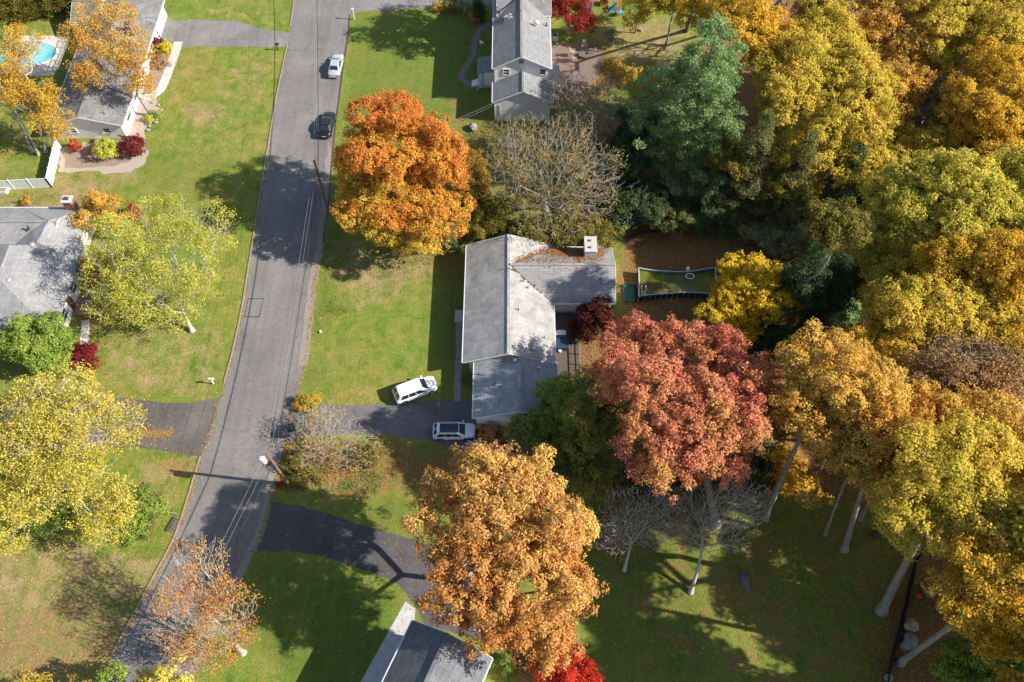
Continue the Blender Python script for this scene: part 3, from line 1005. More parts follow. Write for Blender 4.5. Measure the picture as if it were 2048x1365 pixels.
# --- grey hip-roofed house on the left edge
r = thing('house', 'grey hip roofed house on the left edge with white front wall and brick chimney', 'house', (-60, 57, 0))
SH_D = shingle('shingle_grey', (.225, .225, .232), (.275, .275, .282), 'y', stain=.18)
SH_DX = shingle('shingle_grey', (.225, .222, .225), (.275, .272, .275), 'x', stain=.18, moss=(.20, .15, .12))
south = hip(r, (-68.2, -53.2, 47.2, 60.2), 2.9, (-60.6, 53.6), (-60.6, 58.2), 5.3, SH_D)
p0, p1 = A(86, 459, 4.9), A(66, 506, 4.9)
ne = hip(r, (-62.9, -53.9, 57.8, 66.0), 2.85, (p1.x, 59.0), (p0.x + .3, 62.3), 4.9, SH_D)
wingw = gable(r, 58.4, 66.0, -82, -56.3, 2.85, 4.7, 62.3, SH_DX, WALL_WHITE, over=.45, swap=True)[0]
ww = gable(r, 50.5, 57.5, -82, -62.5, 2.8, 4.5, 54.5, SH_DX, WALL_WHITE, over=.45, swap=True)[0]
l = Vector(r.location)
p = A(143, 412, 3.4)
cb = MB().box(p.x - .55 - l.x, p.x + .55 - l.x, p.y - .5 - l.y, p.y + .5 - l.y, 0, 4.6).build('chimney', M_BRICK, r)
MB().box(p.x - .65 - l.x, p.x + .65 - l.x, p.y - .6 - l.y, p.y + .6 - l.y, 4.6, 4.72).build('chimney_cap', M_CONC, cb)
MB().box(p.x - .25 - l.x, p.x + .25 - l.x, p.y - .2 - l.y, p.y + .2 - l.y, 4.72, 4.95).build('flue', M_DARKMETAL, cb)
p = A(66, 492, 4.4); round_vent(south, r, (p.x, p.y, 4.35), .34)
p = A(19, 563, 4.6); round_vent(south, r, (p.x, p.y, 4.55), .34)
p = A(57, 456, 4.7); vent_pipe(wingw, r, (p.x, p.y, 4.6), .4, .12)
p = A(37, 521, 4.3)
MB().bar((p.x - .5 - l.x, p.y - l.y, 4.25), (p.x + .6 - l.x, p.y + .6 - l.y, 4.42), .9, .1).build('skylight', mat('skylight_glass', (.30, .42, .40), .2, .1, 3), south)
for yy in (48.6, 50.6, 54.6, 57.2):
    window(r, (-53.65, yy, 1.6), 1.4, 1.3, 'y', (1, 0))
MB().box(-53.7 - l.x, -53.6 - l.x, 52.2 - l.y, 53.2 - l.y, .15, 2.3).build('door', mat('door_dark', (.10, .05, .04)), r)
MB().box(-53.5 - l.x, -51.9 - l.x, 51.5 - l.y, 54.0 - l.y, 0, .28).build('porch_floor', mat('porch_brick', (.27, .17, .14), .9, .3, 5), r)
t = thing('bench', 'dark bench standing on the porch of the grey hip roofed house', 'bench', (-52.4, 56.6, 0))
MB().box(-.25, .25, -.7, .7, .42, .48).build('seat', mat('bench_dark', (.05, .045, .04)), t)
MB().box(-.3, -.24, -.7, .7, .45, .95).build('backrest', mat('bench_dark', (.05, .045, .04)), t)
for sx in (-.2, .2):
    for sy in (-.6, .6):
        MB().box(sx - .03, sx + .03, sy - .03, sy + .03, 0, .42).build('leg', mat('bench_dark', (.05, .045, .04)), t)

# --- dark-roofed house at the bottom edge (turned)
r = thing('house', 'house with dark ribbed roof and pale right slope on the bottom edge of the photo', 'house', (0, 0, 0))
W0, N0, E0 = A(825, 1241, 6.4), A(898, 1264, 8.6), A(988, 1309, 6.4)
ax = (A(765, 1365, 6.4) - W0); ax.z = 0; ax.normalize()
ac = Vector((-ax.y, ax.x, 0))
if ac.dot(E0 - W0) < 0: ac = -ac
wid = ac.dot(E0 - W0)
r.location = (W0.x, W0.y, 0)
r.rotation_euler = (0, 0, math.atan2(-ax.y, -ax.x) - math.pi / 2)       # local +y runs up the ridge, away from the camera
bpy.context.view_layer.update()
SH_E = shingle('shingle_charcoal', (.115, .122, .135), (.165, .172, .185), 'y', course=.22, stain=.10)
def gable_local(root, x0, x1, y0, y1, he, hr, xr, roof_m, wall_m):
    keep, root.location = root.location.copy(), (0, 0, 0)
    rr_ = gable(root, x0, x1, y0, y1, he, hr, xr, roof_m, wall_m, over=.45)
    root.location = keep
    return rr_
rf, w_ = gable_local(r, 0, wid, -24, 0, 6.4, 8.6, wid * .47, SH_E, WALL_WHITE)
MB().cyl((wid * .68, -4.4), .14, 7.2, 7.9, 12).build('vent_pipe', M_WHITE, rf)

# --- corner of a neighbour's white shed on the top edge
t = thing('shed', 'white shed at the top edge above the white gabled ranch house', 'shed', tuple(A(232, 6, 0)))
MB().box(-1.0, 1.4, 0, 3.5, 0, 2.6).build('wall', WALL_WHITE, t)
sp = MB()
slab(sp, [(-1.3, -.3, 2.6), (.2, -.3, 3.3), (.2, 3.8, 3.3), (-1.3, 3.8, 2.6)])
slab(sp, [(.2, -.3, 3.3), (1.7, -.3, 2.6), (1.7, 3.8, 2.6), (.2, 3.8, 3.3)])
sp.build('roof', mat('shed_roof', (.55, .55, .56)), t)

# ------------------------------------------------------------------ fences
def vinyl_fence(label, pts, n_each, h=1.8):
    t = thing('fence', label, 'fence', (*pts[0], 0), group=None)
    o = Vector((*pts[0], 0))
    for (a, b), n in zip(zip(pts[:-1], pts[1:]), n_each):
        a, b = Vector((*a, 0)) - o, Vector((*b, 0)) - o
        d = (b - a) / n
        for k in range(n):
            p, q = a + d * k, a + d * (k + 1)
            m = MB()
            u = (q - p).normalized()
            m.bar(p + u * .08 + Vector((0, 0, h * .5)), q - u * .08 + Vector((0, 0, h * .5)), .04, h - .2)
            m.bar(p + u * .08 + Vector((0, 0, h - .06)), q - u * .08 + Vector((0, 0, h - .06)), .07, .1)
            m.bar(p + u * .08 + Vector((0, 0, .1)), q - u * .08 + Vector((0, 0, .1)), .07, .1)
            m.build('panel', M_VINYL, t)
        for k in range(n + 1):
            p = a + d * k
            m = MB()
            m.box(p.x - .065, p.x + .065, p.y - .065, p.y + .065, 0, h + .06)
            m.add([(p.x - .085, p.y - .085, h + .06), (p.x + .085, p.y - .085, h + .06), (p.x + .085, p.y + .085, h + .06), (p.x - .085, p.y + .085, h + .06), (p.x, p.y, h + .16)],
                  [(0, 1, 4), (1, 2, 4), (2, 3, 4), (3, 0, 4), (3, 2, 1, 0)])
            m.build('post', M_WHITE, t)
    return t
M_VINYL = mat('white_vinyl', (.70, .70, .70), .45, .04, 3)
c0 = A(104, 375, 0)
vinyl_fence('white vinyl privacy fence turning a corner by the mulched planting bed', [(-84, 70.2), (c0.x, c0.y), (A(122, 296, 0).x, A(122, 296, 0).y)], [9, 4])
t = thing('pool_fence', 'grey railing between the turquoise pool and the gabled ranch house', 'railing', tuple(A(113, 150, 0)))
q = A(137, 84, 0) - Vector(t.location)
rl = MB()
for z in (.15, .62, 1.15):
    rl.bar((0, 0, z), (q.x, q.y, z), .06, .05)
rl.build('rail', mat('rail_grey', (.30, .28, .26), .6, .15, 4), t)
for k in range(6):
    MB().box(q.x * k / 5 - .05, q.x * k / 5 + .05, q.y * k / 5 - .05, q.y * k / 5 + .05, 0, 1.25).build('post', mat('rail_grey', (.30, .28, .26)), t)
for k in range(40):
    f = (k + .5) / 40
    rl = MB() if k == 0 else rl
    rl.bar((q.x * f, q.y * f, .15), (q.x * f, q.y * f, 1.15), .025)
rl.build('balusters', mat('rail_grey', (.30, .28, .26)), t)
# low white bench-like planter on the left edge
t = thing('planter_box', 'low white planter box at the left edge below the vinyl fence', 'planter', tuple(A(2, 385, 0)))
MB().box(-1.2, 1.0, -.4, .4, 0, .5).build('box', M_VINYL, t, bevel=.02)
MB().box(-1.12, .92, -.32, .32, .5, .53).build('soil', M_MULCH, t)
# black silt fence along the right lawn and behind the pool
def silt_fence(label, px, h, m, post_m):
    p = [Vector(A(*q, 0)) for q in px]
    t = thing('silt_fence', label, 'silt fence', tuple(p[0]))
    o = p[0]
    pts = resample([(q.x, q.y) for q in p], 30)
    V, F = [], []
    for i, q in enumerate(pts):
        sag = h * (1 + .12 * math.sin(i * 1.9))
        for z, off in ((0, -.15), (.1, 0), (sag, .05 * math.sin(i * 1.3))):
            V.append((q[0] - o.x + off, q[1] - o.y, z + .01))
    for i in range(len(pts) - 1):
        for k in (0, 1):
            F.append((i * 3 + k, (i + 1) * 3 + k, (i + 1) * 3 + k + 1, i * 3 + k + 1))
    fb = MB().add(V, F).build('fabric', m, t)
    md = fb.modifiers.new('thickness', 'SOLIDIFY'); md.thickness = .02
    for i in range(0, len(pts), 4):
        q = pts[i]
        MB().box(q[0] - o.x + .02, q[0] - o.x + .07, q[1] - o.y - .025, q[1] - o.y + .025, 0, h + .25).build('stake', post_m, t)
    return t
M_SILT = mat('silt_fabric', (.018, .017, .018), .7, .3, 5)
M_STAKE = mat('stake_wood', (.16, .10, .06), .9, .3, 5)
silt_fence('black silt fence along the right edge of the shaded lawn by the boulders', [(1836, 1105), (1822, 1160), (1806, 1230), (1790, 1290), (1775, 1350), (1760, 1420)], .7, M_SILT, M_STAKE)
silt_fence('black silt fence sagging behind the green water pool', [(1255, 478), (1300, 466), (1345, 462), (1395, 452)], .6, mat('silt_blue', (.014, .016, .03), .5, .3, 5), M_STAKE)

# ------------------------------------------------------------------ pools
def blob_ring(pts, n=64):
    p = resample(pts + [pts[0]], n + 1)[:-1]
    return p
t = thing('swimming_pool', 'turquoise in-ground swimming pool with dark leaves in its shallow end', 'pool', tuple(A(60, 108, 0)))
o = Vector(t.location)
pc = A(38, 108, 0)
ring = [(pc.x - o.x + 5.6 * math.copysign(abs(math.cos(a)) ** .95, math.cos(a)), pc.y - o.y + 2.75 * math.copysign(abs(math.sin(a)) ** .9, math.sin(a))) for a in np.linspace(0, 2 * math.pi, 56, endpoint=False)]
def ring_strip(ro, ri, z0, z1):
    n = len(ro)
    V = [(p[0], p[1], z0) for p in ro] + [(p[0], p[1], z1) for p in ri]
    return V, [(i, (i + 1) % n, n + (i + 1) % n, n + i) for i in range(n)]
big = [(x * 1.07 + (.0), y * 1.14) for x, y in ring]
V, F = ring_strip(big, ring, .06, .06)
mb = MB().add(V, F)
V, F = ring_strip(big, big, .0, .06)
mb.add(V, F)
V, F = ring_strip(ring, ring, .06, -.35)
mb.build('coping', mat('pool_coping', (.62, .57, .53), .8, .1, 3), t)
MB().add([(x, y, .025) for x, y in ring], [tuple(range(len(ring)))]).build('pool_water', None, t)
w = t.children[-1]
m, N, L = new_mat('pool_water')
out = N.new('ShaderNodeOutputMaterial'); b = N.new('ShaderNodeBsdfPrincipled')
O = N.new('ShaderNodeTexCoord').outputs['Object']
sx = N.new('ShaderNodeSeparateXYZ'); L.new(O, sx.inputs[0])
depth = math_(N, L, 'ADD', math_(N, L, 'MULTIPLY', sx.outputs[0], .15), math_(N, L, 'MULTIPLY', noise(N, L, O, .5, 3), .5))
c = ramp(N, L, depth, [(.0, (.10, .38, .42)), (.4, (.26, .50, .52)), (.68, (.16, .46, .50)), (.95, (.02, .22, .28))])
spk = ramp(N, L, noise(N, L, O, 3.0, 3, .8), [(.66, (1, 1, 1)), (.72, (.25, .33, .33))])
L.new(mixc(N, L, 1.0, c, spk, 'MULTIPLY'), b.inputs['Base Color'])
b.inputs['Roughness'].default_value = .08
L.new(b.outputs[0], out.inputs[0])
w.data.materials.append(m)
sheet('pool_deck', AX([(-120, 74), (40, 72), (135, 72), (128, 100), (108, 150), (40, 152), (-120, 150)]), .008, M_CONC_POOL, jitter=.05)

# above-ground pool gone green
corners = [A(1277, 536, 1.15), A(1431, 535, 1.15), A(1438, 588, 1.15), A(1278, 593, 1.15)]
t = thing('swimming_pool', 'sagging above-ground pool of green murky water under fallen leaves', 'pool', tuple((corners[0] + corners[2]) / 2 - Vector((0, 0, 1.15))))
o = Vector(t.location)
def side(a, b, bow, n=14):
    a, b = Vector(a) - o, Vector(b) - o
    d = (b - a)
    nn = Vector((-d.y, d.x, 0)).normalized()
    return [a + d * k / n + nn * bow * math.sin(math.pi * k / n) for k in range(n)]
rim = side(corners[3], corners[2], .35) + side(corners[2], corners[1], .12) + side(corners[1], corners[0], .62) + side(corners[0], corners[3], .05)
rim = [Vector((p.x, p.y, 1.15 + .06 * math.sin(i * .9))) for i, p in enumerate(rim)]
foot = [Vector((p.x * 1.005, p.y * 1.01, 0)) for p in rim]
n = len(rim)
mb = MB().add(foot + rim, [(i, (i + 1) % n, n + (i + 1) % n, n + i) for i in range(n)])
pw_ = mb.build('pool_wall', mat('liner_navy', (.022, .034, .065), .45, .3, 2.5), t)
inn = [Vector((p.x * .985, p.y * .97, p.z)) for p in rim]
low_ = [Vector((p.x, p.y, .5)) for p in inn]
MB().add(inn + low_, [(i, n + i, n + (i + 1) % n, (i + 1) % n) for i in range(n)]).build('pool_liner', mat('liner_blue', (.10, .17, .22), .5, .25, 2), t)
tb = MB(); tb.tube([*rim, rim[0]], .07, 7, cap=False)
tb.build('pool_rim', mat('pool_rim', (.42, .46, .50), .4, .1, 4), t)
MB().add([(p.x, p.y, .78) for p in inn], [tuple(range(n))]).build('pool_water', None, t)
w = t.children[-1]
m, N, L = new_mat('murky_water')
out = N.new('ShaderNodeOutputMaterial'); b = N.new('ShaderNodeBsdfPrincipled')
O = N.new('ShaderNodeTexCoord').outputs['Object']
n1 = noise(N, L, O, .45, 4, .6); n2 = noise(N, L, O, 5, 4, .75)
c = ramp(N, L, n1, [(.3, (.030, .038, .008)), (.5, (.085, .100, .012)), (.7, (.16, .165, .018))])
sxyz = N.new('ShaderNodeSeparateXYZ'); L.new(O, sxyz.inputs[0])
wt = math_(N, L, 'ADD', n2, math_(N, L, 'MULTIPLY', sxyz.outputs[1], -.07))
c = mixc(N, L, ramp(N, L, wt, [(.56, (0, 0, 0)), (.66, (1, 1, 1))]), c, (.20, .125, .03))
L.new(c, b.inputs['Base Color']); b.inputs['Roughness'].default_value = .15
L.new(b.outputs[0], out.inputs[0]); w.data.materials.append(m)
for k in range(15):
    q = rim[k] if k < 14 else rim[14]
    MB().box(q.x - .03, q.x + .03, q.y * 1.035 - .06, q.y * 1.035 - .0, 0, 1.1).build('upright', mat('pool_post', (.30, .33, .38), .4, .1, 4), t)
q = Vector(A(1380, 553, .8)) - o
sk = MB(); sk.tube([(q.x + .5 * math.cos(a), q.y + .4 * math.sin(a), .84) for a in np.linspace(0, 6.283, 17)], .07, 6, cap=False)
sk.build('float_ring', M_WHITE, t)
q = Vector(A(1376, 538, 1.2)) - o
MB().cyl((q.x, q.y), .24, 1.0, 1.35, 14).build('skimmer', M_WHITE, t)
lad = MB()
q = Vector(A(1283, 588, 1.2)) - o
for dx in (-.02, .5):
    lad.tube([(q.x + dx, q.y + .1, .6), (q.x + dx, q.y + .1, 1.7), (q.x + dx, q.y + .7, 1.9), (q.x + dx, q.y + 1.0, 1.0)], .035, 6)
for z in (.9, 1.2, 1.5):
    lad.bar((q.x - .02, q.y + .1, z), (q.x + .5, q.y + .1, z), .06)
lad.build('ladder', M_WHITE, t)
t = thing('tarp', 'green crumpled tarp on the ground at the left end of the murky pool', 'tarp', tuple(A(1258, 588, 0)))
V, F = [], []
for j in range(12):
    for i in range(7):
        V.append((-.8 + i * .27 + RNG.normal(0, .04), -1.3 + j * .24 + RNG.normal(0, .04), .05 + .16 * abs(math.sin(i * 1.3 + j * .8)) + RNG.uniform(0, .06)))
F = [(j * 7 + i, j * 7 + i + 1, (j + 1) * 7 + i + 1, (j + 1) * 7 + i) for j in range(11) for i in range(6)]
tp_ = MB().add(V, F).build('cloth', mat('tarp_green', (.030, .095, .065), .5, .25, 3), t, smooth=True)
md = tp_.modifiers.new('thickness', 'SOLIDIFY'); md.thickness = .02
# ------------------------------------------------------------------ trees
def tubes(segs, sides):
    """segs (n,8): p0, p1, r0, r1 -> vertices, quads"""
    p0, p1, r0, r1 = segs[:, :3], segs[:, 3:6], segs[:, 6], segs[:, 7]
    d = p1 - p0
    d = d / (np.linalg.norm(d, axis=1)[:, None] + 1e-9)
    up = np.where(np.abs(d[:, 2:3]) > .9, np.array([[1., 0, 0]]), np.array([[0, 0, 1.]]))
    s = np.cross(d, up)
    s /= np.linalg.norm(s, axis=1)[:, None]
    t = np.cross(s, d)
    a = 2 * np.pi * np.arange(sides) / sides
    ring = s[:, None, :] * np.cos(a)[None, :, None] + t[:, None, :] * np.sin(a)[None, :, None]
    V = np.concatenate([p0[:, None] + ring * r0[:, None, None], p1[:, None] + ring * r1[:, None, None]], 1)   # n, 2s, 3
    n = len(segs)
    k = np.arange(sides)
    q = np.stack([k, (k + 1) % sides, sides + (k + 1) % sides, sides + k], 1)
    F = q[None] + (np.arange(n) * 2 * sides)[:, None, None]
    return V.reshape(-1, 3), F.reshape(-1, 4)

def grow(base, fork, pts, rng, r_tip=.02, r_max=.3, power=2.3, step=1.1, bend=.10, trunk_bend=.08, direct=.22):
    """a branch skeleton: a trunk from base to fork, then a branch from the nearest grown node to every point of pts"""
    base, fork = np.array(base, float), np.array(fork, float)
    n0 = max(5, int(np.linalg.norm(fork - base) / 1.2))
    off = rng.normal(0, trunk_bend, 3) * np.array([1, 1, .2])
    nodes, par = [], []
    for i in range(n0 + 1):
        t = i / n0
        nodes.append(base + (fork - base) * t + off * math.sin(math.pi * t))
        par.append(i - 1)
    order = np.argsort(np.linalg.norm(pts - fork, axis=1))
    cap = n0 + 1 + len(pts) * 8
    P = np.zeros((cap, 3))
    P[:n0 + 1] = nodes
    par += [0] * (cap - n0 - 1)
    cost = np.zeros(cap)
    n = n0 + 1
    lo = int(n0 * .55)
    cost[:lo] = 99
    for k in order:
        q = pts[k]
        d = np.linalg.norm(P[:n] - q, axis=1)
        j = int(np.argmin(d + cost[:n] * direct))
        dist = d[j]
        m = min(7, max(1, int(dist / step)))
        prev, a = j, P[j].copy()
        side = rng.normal(0, bend * dist, 3)
        side[2] = abs(side[2]) * .6 - bend * dist * .2
        for i in range(1, m + 1):
            t = i / m
            P[n] = a + (q - a) * t + side * math.sin(math.pi * t)
            par[n] = prev
            cost[n] = cost[prev] + dist / m if prev >= lo else dist / m
            prev = n
            n += 1
    P, par = P[:n], np.array(par[:n])
    R = np.zeros(n)
    for i in range(n - 1, 0, -1):
        R[i] = max(R[i], r_tip ** power) if R[i] == 0 else R[i]
        R[par[i]] += R[i]
    R = R ** (1 / power)
    rt = R[n0]
    if rt > 0:
        sc = r_max / rt
        R = np.where(R > r_tip * 1.01, r_tip + (R - r_tip) * ((r_max - r_tip) / max(rt - r_tip, 1e-6)), R)
    R = np.clip(R, min(r_tip, r_max), max(r_max, r_tip))
    R[:n0 + 1] = np.linspace(r_max * 1.35, r_max * .78, n0 + 1)
    R[0] = r_max * 2.1
    c = np.arange(1, n)
    r0 = np.minimum(R[par[c]], np.where(c > n0, R[c] * 1.5, 9))
    segs = np.c_[P[par[c]], P[c], r0, R[c]]
    return segs

def wood(segs, m, parent, origin, name='trunk'):
    big = segs[:, 6] > .055
    V, F = [], []
    o = 0
    for sel, sides in ((big, 8), (~big, 3)):
        if sel.any():
            v, f = tubes(segs[sel], sides)
            V.append(v); F.append(f + o); o += len(v)
    return npmesh(name, np.concatenate(V), np.concatenate(F), m, parent, origin=origin)

def unit(n, rng):
    v = rng.normal(size=(n, 3))
    return v / np.linalg.norm(v, axis=1)[:, None]

def leaf_quads(C, Nrm, size, rng, aspect=.62):
    n = len(C)
    r = unit(n, rng)
    t = np.cross(Nrm, r)
    t /= np.linalg.norm(t, axis=1)[:, None] + 1e-9
    b = np.cross(Nrm, t)
    s = size * rng.uniform(.7, 1.25, n)[:, None]
    curl = Nrm * s * rng.uniform(-.25, .25, (n, 1))
    V = np.stack([C + t * s + curl, C + b * s * aspect, C - t * s + curl, C - b * s * aspect], 1).reshape(-1, 3)
    F = np.arange(4 * n).reshape(n, 4)
    return V, F

def smooth_noise(P, rng, wl):
    v = np.zeros(len(P))
    for k in range(5):
        d = rng.normal(size=3)
        d /= np.linalg.norm(d)
        v += np.sin(P @ d * (2 * math.pi / (wl * rng.uniform(.6, 1.5))) + rng.uniform(0, 6.28))
    return np.clip(.5 + v / 5, 0, 1)

def palette_mix(t, pal):
    pal = np.array(pal)
    x = np.clip(t, 0, .9999) * (len(pal) - 1)
    i = x.astype(int)
    f = (x - i)[:, None]
    return pal[i] * (1 - f) + pal[i + 1] * f

PAL = {
    'orange': [(.58, .190, .050), (.61, .270, .055), (.62, .350, .060), (.60, .430, .070)],
    'tan': [(.48, .180, .055), (.58, .300, .090), (.62, .360, .120), (.64, .450, .125)],
    'redoak': [(.56, .175, .110), (.61, .235, .135), (.63, .285, .140), (.63, .380, .120)],
    'yellow':   [(.48, .410, .060), (.58, .500, .080), (.62, .520, .120), (.50, .480, .090)],
    'lime': [(.38, .380, .055), (.50, .500, .075), (.57, .540, .105), (.46, .440, .070)],
    'oakgold': [(.44, .365, .052), (.56, .450, .066), (.64, .490, .084), (.58, .395, .062)],
    'gold': [(.54, .310, .034), (.62, .390, .044), (.65, .440, .062), (.56, .360, .050)],
    'amber': [(.55, .270, .050), (.62, .370, .075), (.64, .440, .105), (.55, .350, .070)],
    'sage':     [(.24, .250, .110), (.32, .320, .140), (.38, .360, .170), (.28, .280, .120)],
    'olive':    [(.110, .115, .026), (.18, .165, .036), (.26, .215, .045), (.14, .130, .030)],
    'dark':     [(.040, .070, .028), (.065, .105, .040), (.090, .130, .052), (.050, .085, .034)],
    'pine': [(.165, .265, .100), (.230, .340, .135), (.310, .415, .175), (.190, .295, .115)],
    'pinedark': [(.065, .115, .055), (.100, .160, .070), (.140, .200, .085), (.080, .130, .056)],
    'green':    [(.15, .230, .042), (.24, .330, .060), (.32, .390, .075), (.19, .270, .048)],
    'crimson': [(.115, .015, .017), (.17, .022, .024), (.22, .034, .030), (.13, .018, .019)],
    'red': [(.28, .026, .022), (.37, .042, .030), (.44, .070, .036), (.32, .032, .024)],
    'maroon': [(.060, .020, .018), (.095, .028, .024), (.14, .040, .030), (.075, .026, .020)],
    'brown':    [(.32, .200, .095), (.42, .270, .125), (.48, .310, .150), (.44, .250, .100)],
    'peach':    [(.54, .230, .060), (.60, .300, .085), (.58, .370, .075), (.52, .190, .055)],
    'spotty':   [(.46, .340, .055), (.56, .410, .065), (.48, .300, .065), (.34, .260, .050)],
    'limegold': [(.42, .380, .060), (.53, .470, .075), (.61, .520, .098), (.54, .410, .068)],
    'hemlock':  [(.120, .135, .050), (.19, .200, .070), (.25, .250, .095), (.15, .165, .060)],
    'scarlet':  [(.44, .030, .020), (.52, .045, .028), (.56, .070, .034), (.48, .036, .022)],
    'brightgold': [(.60, .400, .022), (.66, .460, .030), (.68, .500, .050), (.58, .420, .030)],
    'darkred':  [(.19, .028, .022), (.27, .040, .030), (.33, .058, .036), (.22, .030, .024)],
    'thicket':  [(.120, .150, .040), (.19, .220, .055), (.28, .280, .070), (.36, .280, .055)],
    'greybrown': [(.34, .250, .070), (.42, .320, .085), (.40, .270, .080), (.28, .220, .080)],
    'brightyellow': [(.55, .46, .02), (.62, .52, .03), (.60, .48, .03), (.5, .42, .02)],
}

CROWNS = []
BARK = mat('bark_grey', (.25, .225, .198), .95, .55, 4.0, bump=.9)
BARK_PALE = mat('bark_pale', (.40, .36, .31), .95, .25, 5.0)
BARK_DARK = mat('bark_dark', (.085, .070, .058), .95, .35, 5.0, bump=.5)
BARK_TWIG = mat('bark_twig', (.33, .285, .23), .95, .25, 5.0)

def lobes_world(lobes):
    """photo-pixel lobes (cx, cy, rx, ry, height of centre) -> ellipsoids (centre, radii) in metres"""
    out = []
    for cx, cy, rx, ry, h in lobes:
        c = A(cx, cy, h)
        v = (cy - 682.5) / CAM_F
        z = (CAM_H - h) / (S_ + v * C_)
        s = CAM_F / z
        dep = CAM_DEP + math.atan(v)
        R = rx / s
        yy = ry / s
        q = yy * yy - (R * .95 * math.sin(dep)) ** 2
        Rz = math.sqrt(max(q, 0)) / math.cos(dep)
        Rz = min(max(Rz, .55 * R), 1.25 * R)
        Ry = math.sqrt(max(yy * yy - (Rz * math.cos(dep)) ** 2, (.5 * R) ** 2)) / math.sin(dep)
        out.append((np.array(c), np.array([R, min(Ry, 1.5 * R), Rz])))
    return out

def sublobes(L, rng, k=1.0):
    """break every ellipsoid into separate bulging boughs round a thin core, so light and shade alternate over the crown"""
    out = []
    for c, r in L:
        if r.max() < 1.7:
            out.append((c, r, 1.0))
            continue
        out.append((c, r * .66, .30))
        n = int(round(k * (8 + 2.6 * r.max())))
        D = []
        for _ in range(n):
            q = unit(10, rng)
            q = q[q[:, 2] > -.5]
            if not len(q): continue
            q = q[np.argmax([min(np.linalg.norm(a - b) for b in D) for a in q])] if D else q[0]
            D.append(q)
            if rng.uniform() < .16: continue
            f = rng.uniform(.22, .42)
            out.append((c + q * r * (rng.uniform(.52, .86) if rng.uniform() < .75 else rng.uniform(.9, 1.12)), np.maximum(r * f * rng.uniform(.85, 1.2, 3) * np.array([1, 1, .85]), .6), 1.0))
    return out

def florets(L, rng, rf, spread, low=-.35, inner=.22):
    """centres of leaf clumps over the outside of the lobes (and some within), with an outward direction"""
    P, D = [], []
    for c, r, wgt in L:
        area = 4 * math.pi * ((r[0] * r[1]) ** 1.6 / 3 + (r[0] * r[2]) ** 1.6 / 3 + (r[1] * r[2]) ** 1.6 / 3) ** (1 / 1.6)
        n = max(6, int(area * .72 * wgt / (spread * rf) ** 2))
        d = unit(n * 3, rng)
        d = d[d[:, 2] > low][:n]
        # lumpy outline: radius follows a smooth noise of direction
        lump = .88 + .22 * smooth_noise(d * 3.0, rng, 3.0)
        P.append(c + d * r * (lump * rng.uniform(.88, 1.04, len(d)))[:, None])
        nd = d / r
        D.append(nd / np.linalg.norm(nd, axis=1)[:, None])
        k = int(n * inner)
        d2 = unit(k, rng)
        P.append(c + d2 * r * rng.uniform(.35, .8, (k, 1)))
        D.append(d2)
    P, D = np.concatenate(P), np.concatenate(D)
    keep = np.ones(len(P), bool)
    for c, r, wgt in L:      # drop what lies deep inside another lobe
        q = np.linalg.norm((P - c) / r, axis=1)
        keep &= ~((q < .62) & (rng.uniform(size=len(P)) < .75))
    keep &= P[:, 2] > .5 * rf
    return P[keep], D[keep]

